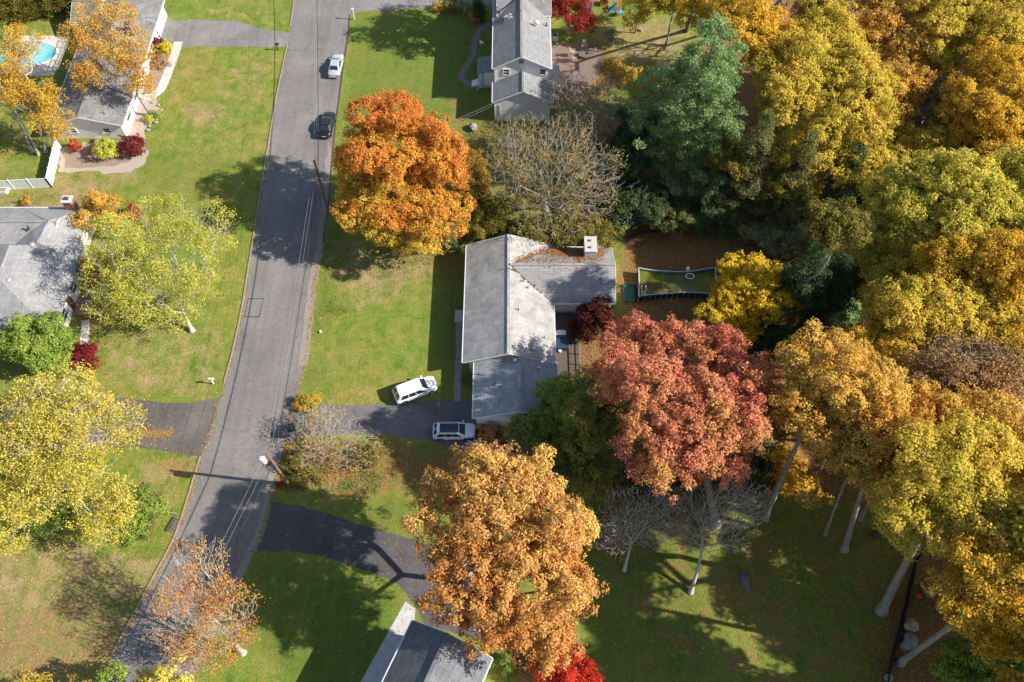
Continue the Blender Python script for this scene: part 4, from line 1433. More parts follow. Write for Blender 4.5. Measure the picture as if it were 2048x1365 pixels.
def leaf_tree(name, label, cat, lobes, pal, base=None, rf=.6, leaf=.13, per=44, spread=1.12, gap=0.0, bark=BARK, trunk_r=.22,
              fork=.5, seed=0, wl=5.0, jitter=.22, limbs=160, group=None, low=-.35, flat=.8, inner=.10, twigs=0, grad=None, sub=1.0):
    rng = np.random.default_rng(1000 + seed)
    L = lobes_world(lobes)
    cen = sum(c for c, r in L) / len(L)
    if base is None:
        b = np.array([cen[0], cen[1], 0])
    else:
        b = np.array(A(base[0], base[1], 0))
    root = thing(name, label, cat, tuple(b), 0, group)
    CROWNS.append((cen[0], cen[1], max(r.max() for c, r in L) * len(L) ** .4, pal))
    P, D = florets(sublobes(L, rng, sub) if sub else [(c, r, 1.0) for c, r in L], rng, rf, spread, low, inner)
    k = rng.uniform(size=len(P)) < .10          # stray sprays beyond the outline
    P[k] += D[k] * rng.uniform(.2, .7, (k.sum(), 1))
    if gap:
        # open crowns: leave irregular holes
        nz = smooth_noise(P, rng, 2.4) + rng.uniform(-.25, .25, len(P))
        P2, D2 = P[nz > gap], D[nz > gap]
    else:
        P2, D2 = P, D
    n = len(P2)
    R = rf * rng.uniform(.45, 1.45, n)
    cnt = np.maximum(6, (per * (R / rf) ** 1.6 * rng.uniform(.7, 1.2, n)).astype(int))
    fi = np.repeat(np.arange(n), cnt)
    m = len(fi)
    d = unit(m, rng) + D2[fi] * .55 + np.array([0, 0, .25])
    d /= np.linalg.norm(d, axis=1)[:, None]
    rad = R[fi] * rng.uniform(.25, 1.0, m) ** .5
    C = P2[fi] + d * rad[:, None] * np.array([1, 1, flat])
    C += D2[fi] * (rad * rng.normal(0, .2, m))[:, None]
    nr = unit(m, rng) * .55 + d * .45 + D2[fi] * .5 + np.array([.06, 0, .30])
    nr /= np.linalg.norm(nr, axis=1)[:, None]
    V, F = leaf_quads(C, nr, leaf, rng)
    if grad is None:
        t = smooth_noise(P2, rng, wl) * .6 + rng.uniform(0, .4, n)
    else:
        ext = np.ptp(P2, axis=0) + 1e-6
        g = ((P2 - P2.mean(0)) / ext) @ np.array(grad)
        t = .5 + g + (smooth_noise(P2, rng, wl) - .5) * .55 + rng.uniform(-.2, .2, n)
    col = palette_mix(np.clip(t[fi] + rng.normal(0, .10, m), 0, 1), PAL[pal])
    col = col * (1 + rng.normal(0, jitter, (m, 1))).clip(.45, 1.6)
    ok = C[:, 2] > .05
    V = V.reshape(-1, 4, 3)[ok].reshape(-1, 3)
    F = np.arange(len(V)).reshape(-1, 4)
    npmesh('crown', V, F, LEAF, root, facecol=col[ok], origin=b)
    k = min(len(P), limbs)
    pts = P[rng.choice(len(P), k, replace=False)]
    if twigs:
        i = rng.choice(len(P), twigs)
        pts = np.concatenate([pts, P[i] + rng.normal(0, rf * .8, (twigs, 3))])
    zmin = min((c[2] - r[2]) for c, r in L)
    top = cen.copy()
    top[2] = max(1.0 if cen[2] > 2 else .3, min(cen[2] * fork + .1, cen[2]))
    f = top[2] / cen[2]
    fk = b + (np.array([cen[0], cen[1], 0]) - np.array([b[0], b[1], 0])) * f
    fk[2] = top[2]
    segs = grow(b, fk, pts, rng, r_tip=.022, r_max=trunk_r)
    wood(segs, bark, root, b)
    return root

def bare_tree(name, label, cat, lobes, base, n=900, r_tip=.02, trunk_r=.2, fork=.35, bark=BARK_TWIG, seed=0, leaves=0, pal='spotty',
              leaf=.15, shell=.55, group=None, bend=.08, power=2.0, cluster=10, direct=.34, thr=.5, sig=.33, jitter=.2):
    rng = np.random.default_rng(5000 + seed)
    L = lobes_world(lobes)
    cen = sum(c for c, r in L) / len(L)
    b = np.array(A(base[0], base[1], 0)) if base is not None else np.array([cen[0], cen[1], 0])
    root = thing(name, label, cat, tuple(b), 0, group)
    vol = np.array([r.prod() for c, r in L])
    pts = []
    for (c, r), w in zip(L, vol / vol.sum()):
        k = max(10, int(n * w))
        d = unit(k, rng)
        rad = np.where(rng.uniform(size=k) < shell, rng.uniform(.8, 1.05, k), rng.uniform(.2, .9, k))
        lump = .8 + .35 * smooth_noise(d * 3, rng, 2.5)
        pts.append(c + d * r * (rad * lump)[:, None])
    pts = np.concatenate(pts)
    pts = pts[pts[:, 2] > .4]
    fk = b * (1 - fork) + cen * fork
    fk[2] = cen[2] * fork
    segs = grow(b, fk, pts, rng, r_tip=r_tip, r_max=trunk_r, power=power, bend=bend, step=.9, direct=direct)
    wood(segs, bark, root, b)
    if leaves:
        # a few clinging leaves, in loose bunches at the twig ends
        k = max(1, leaves // cluster)
        nz = smooth_noise(pts, rng, 4.0) + rng.uniform(-.2, .2, len(pts))
        cand = pts[nz > thr] if (nz > thr).sum() > 5 else pts
        CROWNS.append((cen[0], cen[1], max(r.max() for c, r in L) * len(L) ** .4, pal))
        i = rng.choice(len(cand), k)
        fi = np.repeat(np.arange(k), cluster)
        C = cand[i][fi] + rng.normal(0, sig, (len(fi), 3)) * np.array([1, 1, .8])
        nr = unit(len(C), rng) + np.array([.1, 0, .6])
        nr /= np.linalg.norm(nr, axis=1)[:, None]
        V, F = leaf_quads(C, nr, leaf, rng)
        t = smooth_noise(cand[i], rng, 5)[fi] * .8 + rng.uniform(0, .2, len(fi))
        col = palette_mix(t, PAL[pal]) * (1 + rng.normal(0, jitter, (len(fi), 1))).clip(.5, 1.5)
        npmesh('crown', V, F, LEAF, root, facecol=col, origin=b)
    return root

def conifer(name, label, cat, base, H, R, pal, seed=0, whorls=16, start=.12, droop=-.05, rise=.12, dens=1.0, leaf=.17, shape=.85, trunk_r=.28, lean=(0, 0), group=None, ragged=.35, plate=.55):
    """an evergreen: whorls of limbs from a straight trunk, each limb ending in flat plates of needles"""
    rng = np.random.default_rng(9000 + seed)
    b = np.array(A(base[0], base[1], 0))
    root = thing(name, label, cat, tuple(b), 0, group)
    segs, FC, FD, FR = [], [], [], []
    nz = 10
    tp = [b + np.array([lean[0] * t, lean[1] * t, H * t]) for t in np.linspace(0, 1, nz + 1)]
    for i in range(nz):
        segs.append([*tp[i], *tp[i + 1], trunk_r * (1.02 - i / nz), trunk_r * (1.02 - (i + 1) / nz)])
    for w in range(whorls):
        t = start + (1 - start) * (w + rng.uniform(0, .6)) / whorls
        if t > .985: t = .985
        c = b + np.array([lean[0] * t, lean[1] * t, H * t])
        rr = R * ((1 - (t - start) / (1 - start)) ** shape) * (1.0 if t > .25 else .8) + .35
        nb = 7 if rr > R * .5 else 5
        a0 = rng.uniform(0, 6.28)
        for k in range(nb):
            if rng.uniform() < .08: continue
            a = a0 + 6.283 * k / nb + rng.normal(0, .18)
            r = rr * rng.uniform(1 - ragged, 1.08)
            d = np.array([math.cos(a), math.sin(a), 0])
            tip = c + d * r + np.array([0, 0, rise * r + droop * r * r / max(R, 1)])
            mid = c + d * r * .5 + np.array([0, 0, rise * r * .75])
            rb = max(.02, trunk_r * .22 * (r / R))
            segs.append([*c, *mid, rb, rb * .7]); segs.append([*mid, *tip, rb * .7, .012])
            nf = max(2, int(r * 1.35))
            for j in range(nf):
                u = .38 + .66 * (j + rng.uniform(0, 1)) / nf
                q = (c + (mid - c) * (u / .5)) if u < .5 else (mid + (tip - mid) * ((u - .5) / .5))
                side = np.array([-d[1], d[0], 0]) * rng.normal(0, .17 * r * (.5 + u))
                FC.append(q + side + np.array([0, 0, rng.normal(0, .12)]))
                FD.append(d)
                FR.append(.42 + .16 * r ** .6 * rng.uniform(.7, 1.3))
    FC, FD, FR = np.array(FC), np.array(FD), np.array(FR)
    cnt = np.maximum(8, (46 * dens * (FR / .6) ** 2).astype(int))
    fi = np.repeat(np.arange(len(FC)), cnt)
    m = len(fi)
    d = unit(m, rng)
    C = FC[fi] + d * (FR[fi] * rng.uniform(.2, 1, m) ** .6)[:, None] * np.array([1, 1, plate])
    C += FD[fi] * rng.normal(0, .15, (m, 1))
    nr = unit(m, rng) * .8 + d * .4 + np.array([.1, 0, .55])
    nr /= np.linalg.norm(nr, axis=1)[:, None]
    V, F = leaf_quads(C, nr, leaf, rng, .34)
    t = smooth_noise(FC, rng, 3.5) * .6 + rng.uniform(0, .4, len(FC))
    col = palette_mix(np.clip(t[fi] + rng.normal(0, .1, m), 0, 1), PAL[pal]) * (1 + rng.normal(0, .2, (m, 1))).clip(.5, 1.5)
    npmesh('crown', V, F, LEAF, root, facecol=col, origin=b)
    wood(np.array(segs), BARK_DARK, root, b)
    return root
# ------------------------------------------------------------------ trees and shrubs of the place
T = leaf_tree
# street side and front gardens
T('maple_tree', 'big round orange maple beside the road above the long grey roofed house', 'tree',
  [(800, 300, 95, 85, 11.5), (730, 330, 62, 65, 9.5), (870, 330, 66, 70, 10), (760, 420, 80, 62, 7.5), (850, 420, 85, 66, 7.5), (820, 455, 60, 48, 5.5)], 'orange', rf=.5, leaf=.115, per=40, gap=.14, seed=1, wl=5, trunk_r=.26, grad=(-.25, -.45, -.45))
bare_tree('ash_tree', 'yellow green open crowned tree on the lawn by the road, pale forked trunk showing', 'tree', [(330, 450, 95, 55, 10.5), (240, 500, 66, 70, 8.5), (420, 455, 52, 52, 10), (310, 550, 85, 60, 7.5), (225, 590, 60, 58, 5.5), (330, 620, 75, 40, 4.5), (395, 540, 50, 55, 8)], (385, 663), pal='lime', n=1500, r_tip=0.017, trunk_r=0.2, fork=0.3, seed=32, leaves=34000, leaf=0.095, cluster=18, thr=0.42, sig=0.34, shell=0.6, bark=BARK_PALE)
bare_tree('ash_tree', 'pale yellow spreading tree over the left driveway, on the left edge', 'tree', [(110, 810, 110, 70, 10.5), (225, 850, 66, 48, 8.5), (40, 880, 80, 70, 10), (140, 920, 90, 70, 9.5), (60, 990, 75, 60, 8), (205, 1000, 66, 58, 6.5), (210, 1055, 50, 36, 5), (20, 1060, 42, 40, 5.5), (-60, 900, 70, 90, 9)], (70, 985), pal='yellow', n=2600, r_tip=0.017, trunk_r=0.3, fork=0.35, seed=33, leaves=66000, leaf=0.105, cluster=22, thr=0.36, sig=0.34, shell=0.65, bark=BARK_PALE)
bare_tree('maple_tree', 'sparse orange tree with grey bare twigs overhanging the lower end of the road', 'tree', [(400, 1115, 62, 45, 11), (385, 1180, 75, 55, 9.5), (450, 1215, 62, 58, 8.5), (370, 1255, 70, 50, 7.5), (455, 1270, 60, 45, 6), (400, 1310, 72, 40, 5)], (486, 1306), pal='peach', n=2300, r_tip=0.014, trunk_r=0.2, fork=0.25, seed=34, leaves=10500, leaf=0.085, cluster=8, power=1.8, direct=.55, bend=.04, thr=0.4, sig=0.3, shell=0.6, bark=BARK_PALE)
T('oak_tree', 'huge tan and orange oak over the dark driveway, bottom centre', 'tree',
  [(965, 955, 92, 68, 17.5), (1055, 965, 52, 52, 17.0), (900, 1050, 80, 70, 17.0), (1010, 1050, 100, 80, 18.5), (1110, 1070, 82, 80, 17.0), (950, 1150, 95, 75, 16.5), (1060, 1160, 100, 85, 16.5), (1130, 1160, 55, 70, 14.5), (960, 985, 70, 50, 13), (1060, 1000, 60, 50, 13), (985, 1240, 80, 52, 13.5), (1085, 1260, 66, 55, 13.0), (1110, 1300, 46, 34, 11.5)], 'tan', base=(1005, 1170), rf=.52, leaf=.118, per=42, seed=5, wl=4, trunk_r=.3, gap=.20, grad=(.25, .40, .35))
T('shade_tree', 'small fresh green tree by the grey hip roofed house on the left edge', 'tree', [(65, 690, 62, 52, 3.6), (110, 705, 36, 38, 2.8)], 'green', rf=.5, leaf=.11, per=50, seed=6, trunk_r=.12)
T('shade_tree', 'small orange tree behind the brick chimney of the grey hip roofed house', 'tree', [(200, 415, 38, 28, 3.8), (215, 440, 36, 28, 2.8), (185, 440, 22, 22, 3)], 'amber', rf=.5, leaf=.11, per=40, gap=.3, seed=7, trunk_r=.1, twigs=60)
T('shade_tree', 'thin rusty orange shrub under the yellow green tree beside the white front wall', 'shrub', [(196, 540, 22, 34, 2.2)], 'peach', rf=.4, leaf=.10, per=30, gap=.2, seed=8, trunk_r=.06)
bare_tree('maple_tree', 'orange and gold leaning maple shading the dark roof of the white ranch house', 'tree', [(205, 35, 62, 42, 12.5), (175, 75, 48, 42, 11), (255, 95, 56, 40, 10), (200, 125, 55, 38, 9), (272, 145, 42, 36, 7.5), (165, 150, 30, 35, 8), (285, 185, 28, 24, 5.5)], (302, 232), pal='amber', n=1200, r_tip=0.016, trunk_r=0.19, fork=0.35, seed=35, leaves=24000, leaf=0.105, cluster=18, thr=0.42, sig=0.34, shell=0.6, bark=BARK)
bare_tree('maple_tree', 'leaning yellow orange tree inside the vinyl fence by the turquoise pool', 'tree', [(40, 85, 46, 34, 11), (20, 130, 40, 32, 10), (70, 195, 50, 32, 8), (20, 180, 34, 32, 8.5), (92, 232, 42, 30, 6), (120, 268, 32, 24, 4)], (92, 305), pal='gold', n=1100, r_tip=0.016, trunk_r=0.16, fork=0.3, seed=36, leaves=19000, leaf=0.105, cluster=18, thr=0.42, sig=0.33, shell=0.6, bark=BARK_PALE)
for i, (px, lab, cx) in enumerate((((78, 312), 'bare grey pole-like tree leaning left inside the vinyl fence', -10), ((66, 306), 'thinner bare grey tree leaning left beside the fence corner', -25))):
    bare_tree('ash_tree', lab, 'tree', [(cx, 150 - 20 * i, 50, 50, 10)], px, n=140, seed=60 + i, trunk_r=.11, bark=BARK_PALE, fork=.6)
# evergreen hedge on the top left
for i, (px, py, h) in enumerate(((-8, 92, 5.2), (22, 42, 4.6), (52, 36, 4.8), (82, 30, 4.6), (112, 27, 4.9), (142, 24, 4.6), (172, 20, 4.8), (202, 14, 4.6))):
    t_ = conifer('hedge_tree', 'dense dark green clipped evergreen of the hedge at the top left' if i else 'bushy bright green evergreen nearest the pool at the left edge', 'evergreen', (px, py), h, 1.7 if i else 2.4, 'green' if i == 0 else 'olive', seed=i, whorls=10, start=.08, shape=.55, leaf=.13, trunk_r=.1, dens=1.5, ragged=.15,
                 group='evergreens of the top left hedge' if i else None)
# shrubs
def shrub(name, lab, px, py, rx, ry, h, pal, seed, **k):
    a = dict(rf=.32, leaf=.085, per=38, trunk_r=.05, limbs=60)
    a.update(k)
    return T(name, lab, 'shrub', [(px, py, rx, ry, h)], pal, seed=seed, **a)
shrub('japanese_maple', 'round dark red shrub on the right end of the mulched bed', 264, 293, 21, 20, 1.1, 'crimson', 20)
shrub('garden_shrub', 'yellow green round shrub in the mulched bed by the white gable wall', 212, 300, 22, 20, 1.0, 'lime', 21)
shrub('garden_shrub', 'small bright orange red shrub beside the vinyl fence end', 150, 292, 10, 10, .7, 'red', 22)
shrub('garden_shrub', 'clipped maroon shrub between the drive and the white ranch house', 312, 90, 14, 11, .8, 'crimson', 23)
shrub('garden_shrub', 'bright yellow rounded shrub at the top of the curved concrete path', 333, 96, 9, 16, .7, 'brightyellow', 24)
shrub('garden_shrub', 'low dark green shrub below the clipped maroon one', 308, 108, 12, 9, .6, 'olive', 25)
shrub('garden_shrub', 'low brownish shrub below the bright yellow one', 322, 124, 14, 12, .6, 'brown', 26)
shrub('garden_shrub', 'tiny green mound beside the leaning maple trunk', 313, 230, 8, 7, .35, 'green', 27)
shrub('garden_shrub', 'tiny yellow green mound below the leaning maple trunk', 299, 238, 8, 7, .35, 'lime', 28)
shrub('japanese_maple', 'small deep burgundy tree by the front path of the grey hip roofed house', 162, 716, 30, 26, 1.6, 'crimson', 29, rf=.45, leaf=.10)
shrub('garden_shrub', 'small red upright shrub on the lawn above the yellow green tree', 266, 427, 10, 14, .9, 'red', 30)
shrub('garden_shrub', 'faint pink red low shrub at the back of the grey hip roofed house', 58, 406, 16, 9, .5, 'peach', 31, gap=.3)
shrub('japanese_maple', 'vivid scarlet maple below the huge tan oak on the bottom edge', 1125, 1340, 58, 36, 2.4, 'scarlet', 32, rf=.5, leaf=.11, per=46)
shrub('garden_shrub', 'dark green shrub at the corner of the dark ribbed roof house', 1033, 1272, 20, 14, .8, 'green', 33)
shrub('garden_shrub', 'low green shrub right of the pale roof slope on the bottom edge', 1012, 1330, 16, 18, .6, 'green', 34)
shrub('japanese_maple', 'dark maroon small tree shading the end of the wooden deck', 1190, 642, 40, 42, 2.8, 'maroon', 35, rf=.5, leaf=.12, per=50)
shrub('garden_shrub', 'brown leafy low hedge between the front walk and the house wall', 938, 762, 10, 44, .5, 'olive', 36, gap=.25)
shrub('garden_shrub', 'orange brown twiggy shrub at the corner of the drive under the house gable', 985, 872, 30, 16, .6, 'peach', 37, gap=.35)
T('maple_tree', 'blood red maple behind the white two storey house at the top', 'tree', [(1138, 22, 38, 34, 4.5), (1160, 48, 24, 22, 3), (1120, -5, 40, 34, 5)], 'darkred', rf=.6, leaf=.13, per=46, gap=.18, seed=38, trunk_r=.14)
for i, (px, py, rx, ry, h, pal, lab) in enumerate((
        (905, 14, 15, 12, .8, 'olive', 'first dark round shrub along the drive at the top'), (930, 16, 14, 10, .8, 'sage', 'pale greyish shrub in the row along the top drive'),
        (950, 30, 12, 12, .9, 'peach', 'rusty shrub in the row beside the small dark conifer'), (878, 12, 12, 8, .6, 'spotty', 'low yellowish shrub nearest the road along the top drive'))):
    shrub('garden_shrub', lab, px, py, rx, ry, h, pal, 40 + i)
conifer('dwarf_conifer', 'small dark pointed conifer in the shrub row along the top drive', 'evergreen', (957, 40), 3.4, 1.0, 'dark', seed=40, whorls=9, leaf=.12, trunk_r=.06)
# twiggy thicket between the two utility poles' side of the drive
bare_tree('thicket_shrub', 'big twiggy half bare shrub with yellow leaves below the bins', 'shrub', [(655, 850, 62, 48, 3.2), (635, 845, 36, 36, 2.8), (705, 900, 60, 50, 2.4), (640, 910, 55, 40, 2.2)], (640, 905), n=1300, r_tip=.017, trunk_r=.07, fork=.12, seed=1, leaves=1500, leaf=.09, bark=BARK_PALE, power=1.7, direct=.5)
T('thicket_shrub', 'low green undergrowth shrub at the foot of the near utility pole', 'shrub', [(592, 925, 18, 20, .7), (610, 955, 30, 18, .5)], 'olive', rf=.4, leaf=.10, per=30, gap=.2, seed=50, trunk_r=.04)
T('thicket_shrub', 'dark green low shrub at the right end of the twiggy thicket', 'shrub', [(748, 905, 18, 24, .8), (730, 930, 22, 16, .6)], 'olive', rf=.35, leaf=.09, per=24, gap=.4, seed=51, trunk_r=.04)
shrub('garden_shrub', 'little scarlet shrub at the road edge below the near pole', 563, 968, 6, 6, .35, 'darkred', 52)
shrub('garden_shrub', 'yellow leaved sprig at the road corner above the bins', 616, 806, 26, 7, .45, 'spotty', 54, gap=.5)
T('thicket_shrub', 'loose green tall weeds at the foot of the pale yellow tree, left of the road', 'shrub', [(290, 1010, 34, 34, .8), (262, 1060, 34, 26, .6), (120, 1035, 90, 22, .7)], 'green', rf=.4, leaf=.10, per=18, gap=.3, seed=55, trunk_r=.04)

# behind and around the ranch house
bare_tree('oak_tree', 'wide bare crowned tree of pale branches with few yellow leaves behind the grey ranch house', 'tree',
  [(1110, 300, 110, 80, 11.5), (1040, 340, 66, 80, 9.5), (1180, 360, 70, 80, 9.5), (1110, 420, 95, 65, 6.5), (1020, 280, 45, 50, 9)], (1092, 420), n=5200, r_tip=.017, trunk_r=.24, fork=.3, seed=2, leaves=6500, leaf=.10, pal='greybrown', bark=BARK_TWIG, power=1.8, bend=.06)
bare_tree('ash_tree', 'grey leafless twiggy tree touching the white two storey house', 'tree', [(1180, 225, 72, 65, 7.5), (1130, 180, 46, 40, 7), (1220, 200, 45, 55, 7)], (1180, 270), n=2600, r_tip=.018, trunk_r=.18, fork=.3, seed=3, leaves=700, leaf=.11, pal='brown', bark=BARK)
bare_tree('ash_tree', 'small pale bare tree between the ranch wing and the white pine', 'tree', [(1275, 400, 32, 42, 4.5), (1245, 440, 24, 24, 4)], (1262, 446), n=420, r_tip=.02, trunk_r=.09, fork=.3, seed=4, bark=BARK_PALE)
T('shade_tree', 'yellow bush beside the garage gable of the white two storey house', 'shrub', [(1108, 192, 22, 16, 2.5), (1240, 150, 32, 26, 4)], 'spotty', rf=.5, leaf=.11, per=36, gap=.25, seed=61, trunk_r=.08)
T('shade_tree', 'dim orange understory tree at the right edge of the orange maple', 'tree', [(938, 345, 34, 48, 4), (915, 300, 24, 26, 3)], 'spotty', rf=.5, leaf=.12, per=36, gap=.25, seed=62, trunk_r=.1)
T('evergreen_shrub', 'dark blue green shrub at the foot of the orange maple by the house corner', 'shrub', [(893, 470, 34, 34, 1.8)], 'pinedark', rf=.45, leaf=.10, per=46, seed=63, trunk_r=.08)
T('evergreen_shrub', 'olive leafy bush pressed against the back left corner of the grey ranch roof', 'shrub', [(965, 450, 42, 36, 2.6), (940, 400, 32, 36, 2.6), (1000, 425, 36, 36, 3)], 'olive', rf=.5, leaf=.12, per=44, seed=64, trunk_r=.1)
T('evergreen_shrub', 'olive green bush under the bare crowned tree along the ranch roof edge', 'shrub', [(1060, 465, 46, 26, 3), (1130, 470, 46, 26, 3), (1200, 460, 40, 34, 3)], 'olive', rf=.5, leaf=.12, per=44, seed=65, trunk_r=.1)
T('evergreen_shrub', 'dark green bush behind the chimney of the ranch wing', 'shrub', [(1220, 450, 34, 32, 3), (1250, 420, 36, 40, 3.5)], 'dark', rf=.5, leaf=.12, per=50, seed=66, trunk_r=.1)
conifer('white_pine', 'tall blue green white pine, the largest evergreen of the photo', 'pine', (1354, 362), 26.5, 9.4, 'pine', seed=1, whorls=16, start=.12, leaf=.17, trunk_r=.34, dens=1.5, ragged=.55, shape=.7, rise=.16, droop=-.06)
conifer('hemlock_tree', 'olive hemlock just right of the white pine above the murky pool', 'evergreen', (1462, 440), 19, 4.6, 'hemlock', seed=2, whorls=24, start=.06, leaf=.15, dens=1.1, rise=-.02, droop=-.15)
conifer('hemlock_tree', 'olive hemlock under the bright gold oak, second from the white pine', 'evergreen', (1545, 455), 17, 4.4, 'hemlock', seed=3, whorls=22, start=.05, leaf=.15, rise=-.02, droop=-.15)
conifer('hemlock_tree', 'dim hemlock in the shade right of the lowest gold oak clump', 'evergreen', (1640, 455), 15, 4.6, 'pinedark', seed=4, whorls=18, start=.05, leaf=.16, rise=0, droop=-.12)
conifer('hemlock_tree', 'tall dark hemlock right behind the small golden tree by the murky pool', 'evergreen', (1560, 650), 16, 4.6, 'pinedark', seed=5, whorls=22, start=.05, leaf=.16, rise=0, droop=-.12)
conifer('hemlock_tree', 'tall dark green hemlock, rightmost of the row behind the golden tree', 'evergreen', (1612, 650), 14, 4.6, 'dark', seed=6, whorls=20, start=.04, leaf=.16, rise=.02, droop=-.12)
conifer('hemlock_tree', 'short dark hemlock between the golden tree and the red oak crown', 'evergreen', (1535, 700), 9, 3.4, 'dark', seed=7, whorls=13, start=.04, leaf=.15)
conifer('hemlock_tree', 'dark pointed hemlock at the lower edge of the white pine', 'evergreen', (1405, 452), 10, 3.4, 'pinedark', seed=8, whorls=15, start=.05, leaf=.15)
T('evergreen_shrub', 'pale green feathery bush above the small golden tree', 'shrub', [(1575, 480, 58, 30, 2.5), (1520, 470, 36, 28, 2.2)], 'sage', rf=.5, leaf=.11, per=40, seed=67, trunk_r=.1)
T('evergreen_shrub', 'glossy green bush with bright top right of the dark hemlocks', 'shrub', [(1690, 625, 26, 30, 3)], 'pine', rf=.4, leaf=.11, per=40, seed=68, trunk_r=.08)
T('shade_tree', 'small golden yellow tree overhanging the right end of the murky pool', 'tree', [(1500, 555, 60, 46, 8), (1452, 610, 46, 42, 6.5), (1535, 605, 60, 50, 7), (1480, 650, 46, 34, 5), (1575, 590, 30, 26, 7)], 'brightgold', rf=.45, leaf=.115, per=38, gap=.2, seed=69, trunk_r=.14)
# lower centre thicket
T('shade_tree', 'dark green dense tree at the right corner of the lower grey roof', 'tree', [(1128, 800, 46, 52, 5), (1105, 850, 46, 44, 4)], 'green', rf=.55, leaf=.13, per=46, seed=70, trunk_r=.13)
T('shade_tree', 'mid green dense tree between the red oak crown and the lower grey roof', 'tree', [(1190, 790, 46, 50, 9), (1175, 860, 58, 55, 9.5), (1215, 830, 40, 40, 8)], 'thicket', rf=.55, leaf=.13, per=46, seed=71, trunk_r=.16, gap=.25)
T('shade_tree', 'dusky olive tree above the huge tan oak in the centre thicket', 'tree', [(1120, 905, 62, 46, 5), (1060, 870, 44, 30, 3.4), (1160, 960, 70, 50, 5)], 'thicket', rf=.55, leaf=.13, per=40, seed=72, trunk_r=.14)
T('shade_tree', 'small yellow leaved bush at the south gable of the grey ranch house', 'shrub', [(1052, 850, 26, 24, 2.6)], 'spotty', rf=.4, leaf=.10, per=30, gap=.25, seed=73, trunk_r=.06)
bare_tree('ash_tree', 'grey twiggy half bare tree in the thicket left of the red oak', 'tree', [(1220, 890, 60, 60, 6), (1200, 960, 60, 50, 4.5)], (1228, 985), n=1100, r_tip=.02, trunk_r=.14, fork=.3, seed=5, leaves=1500, leaf=.11, pal='olive', bark=BARK)
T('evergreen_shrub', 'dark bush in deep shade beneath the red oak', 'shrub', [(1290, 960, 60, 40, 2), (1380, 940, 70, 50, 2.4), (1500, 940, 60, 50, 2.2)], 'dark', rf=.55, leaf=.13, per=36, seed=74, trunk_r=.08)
T('oak_tree', 'large salmon red oak with rounded crown in the middle right', 'tree',
  [(1285, 685, 62, 52, 10.5), (1235, 750, 50, 58, 13), (1370, 700, 80, 56, 13), (1310, 780, 84, 66, 17), (1440, 720, 66, 52, 14.5), (1490, 770, 60, 58, 15.5), (1405, 800, 84, 66, 17.5), (1400, 880, 66, 55, 16), (1300, 890, 70, 60, 15), (1340, 930, 62, 40, 13), (1480, 850, 60, 66, 15.5), (1430, 930, 55, 42, 13.5), (1535, 760, 22, 34, 14)], 'redoak', base=(1432, 1050), rf=.54, leaf=.12, per=42, seed=75, trunk_r=.33, fork=.62, gap=.22, wl=5, grad=(-.2, -.45, 0))
T('oak_tree', 'tan orange oak on a tall leaning forked trunk right of the red oak', 'tree',
  [(1620, 730, 62, 52, 19), (1600, 800, 44, 55, 17.5), (1670, 790, 60, 62, 18.5), (1640, 860, 60, 50, 16.5), (1690, 710, 40, 40, 18)], 'amber', base=(1530, 1038), rf=.55, leaf=.12, per=42, seed=76, trunk_r=.24, fork=.72, gap=.14, spread=1.08)
T('oak_tree', 'golden oak on the straight pale trunk in the middle of the lawn edge', 'tree',
  [(1760, 800, 66, 62, 19), (1730, 870, 52, 56, 17.5), (1810, 880, 62, 60, 18), (1770, 950, 66, 52, 16), (1700, 920, 36, 36, 15.5)], 'amber', base=(1688, 1100), rf=.55, leaf=.12, per=42, seed=77, trunk_r=.24, fork=.7, gap=.14, spread=1.08)
T('oak_tree', 'yellow gold oak on the thick leaning trunk by the silt fence', 'tree',
  [(1880, 920, 72, 62, 22.5), (1840, 1000, 62, 55, 20.5), (1950, 990, 72, 66, 22.0), (1890, 1060, 72, 52, 19.5), (1800, 1040, 40, 36, 18.0), (1970, 900, 62, 55, 22.0)], 'oakgold', base=(1763, 1222), rf=.55, leaf=.12, per=42, seed=78, trunk_r=.34, fork=.62, gap=.10, spread=1.08)
T('oak_tree', 'bright yellow tree on the lowest leaning trunk at the bottom right', 'tree',
  [(1980, 1130, 80, 55, 21.0), (1930, 1190, 62, 50, 18.5), (2030, 1200, 66, 60, 19.5), (1990, 1270, 66, 42, 16.5), (2060, 1110, 60, 60, 21.0)], 'gold', base=(1800, 1326), rf=.55, leaf=.12, per=42, seed=79, trunk_r=.23, fork=.85, gap=.12)
T('shade_tree', 'green leaved tree in the bottom right corner', 'tree', [(1990, 1320, 72, 50, 6), (1930, 1345, 46, 36, 4)], 'green', rf=.6, leaf=.14, per=44, seed=80, trunk_r=.14)
for i, (bx, by, tx, ty, h, lab) in enumerate(((1650, 1070, 1700, 905, 14, 'thin crooked young tree left of the straight pale trunk'), (1720, 1040, 1782, 930, 15, 'slim tree just behind the straight pale trunk'), (1752, 1072, 1842, 960, 14, 'dark trunked tree right of the straight pale trunk'), (1628, 965, 1650, 880, 12, 'small shaded tree beside the tall forked trunk'))):
    T('oak_tree', lab, 'tree', [(tx, ty, 34, 34, h), (tx + 40, ty - 30, 34, 32, h + 1)], 'amber' if i % 2 else 'olive', base=(bx, by), rf=.6, leaf=.14, per=40, seed=81 + i, trunk_r=(.12, .16, .22, .12)[i], fork=.8, bark=BARK if i != 2 else BARK_DARK)
T('shade_tree', 'young yellow and orange maple in the shade by the tall forked trunk', 'tree', [(1575, 940, 42, 34, 4), (1610, 985, 34, 30, 3), (1550, 965, 22, 20, 3)], 'gold', rf=.5, leaf=.14, per=26, gap=.25, seed=86, trunk_r=.08)
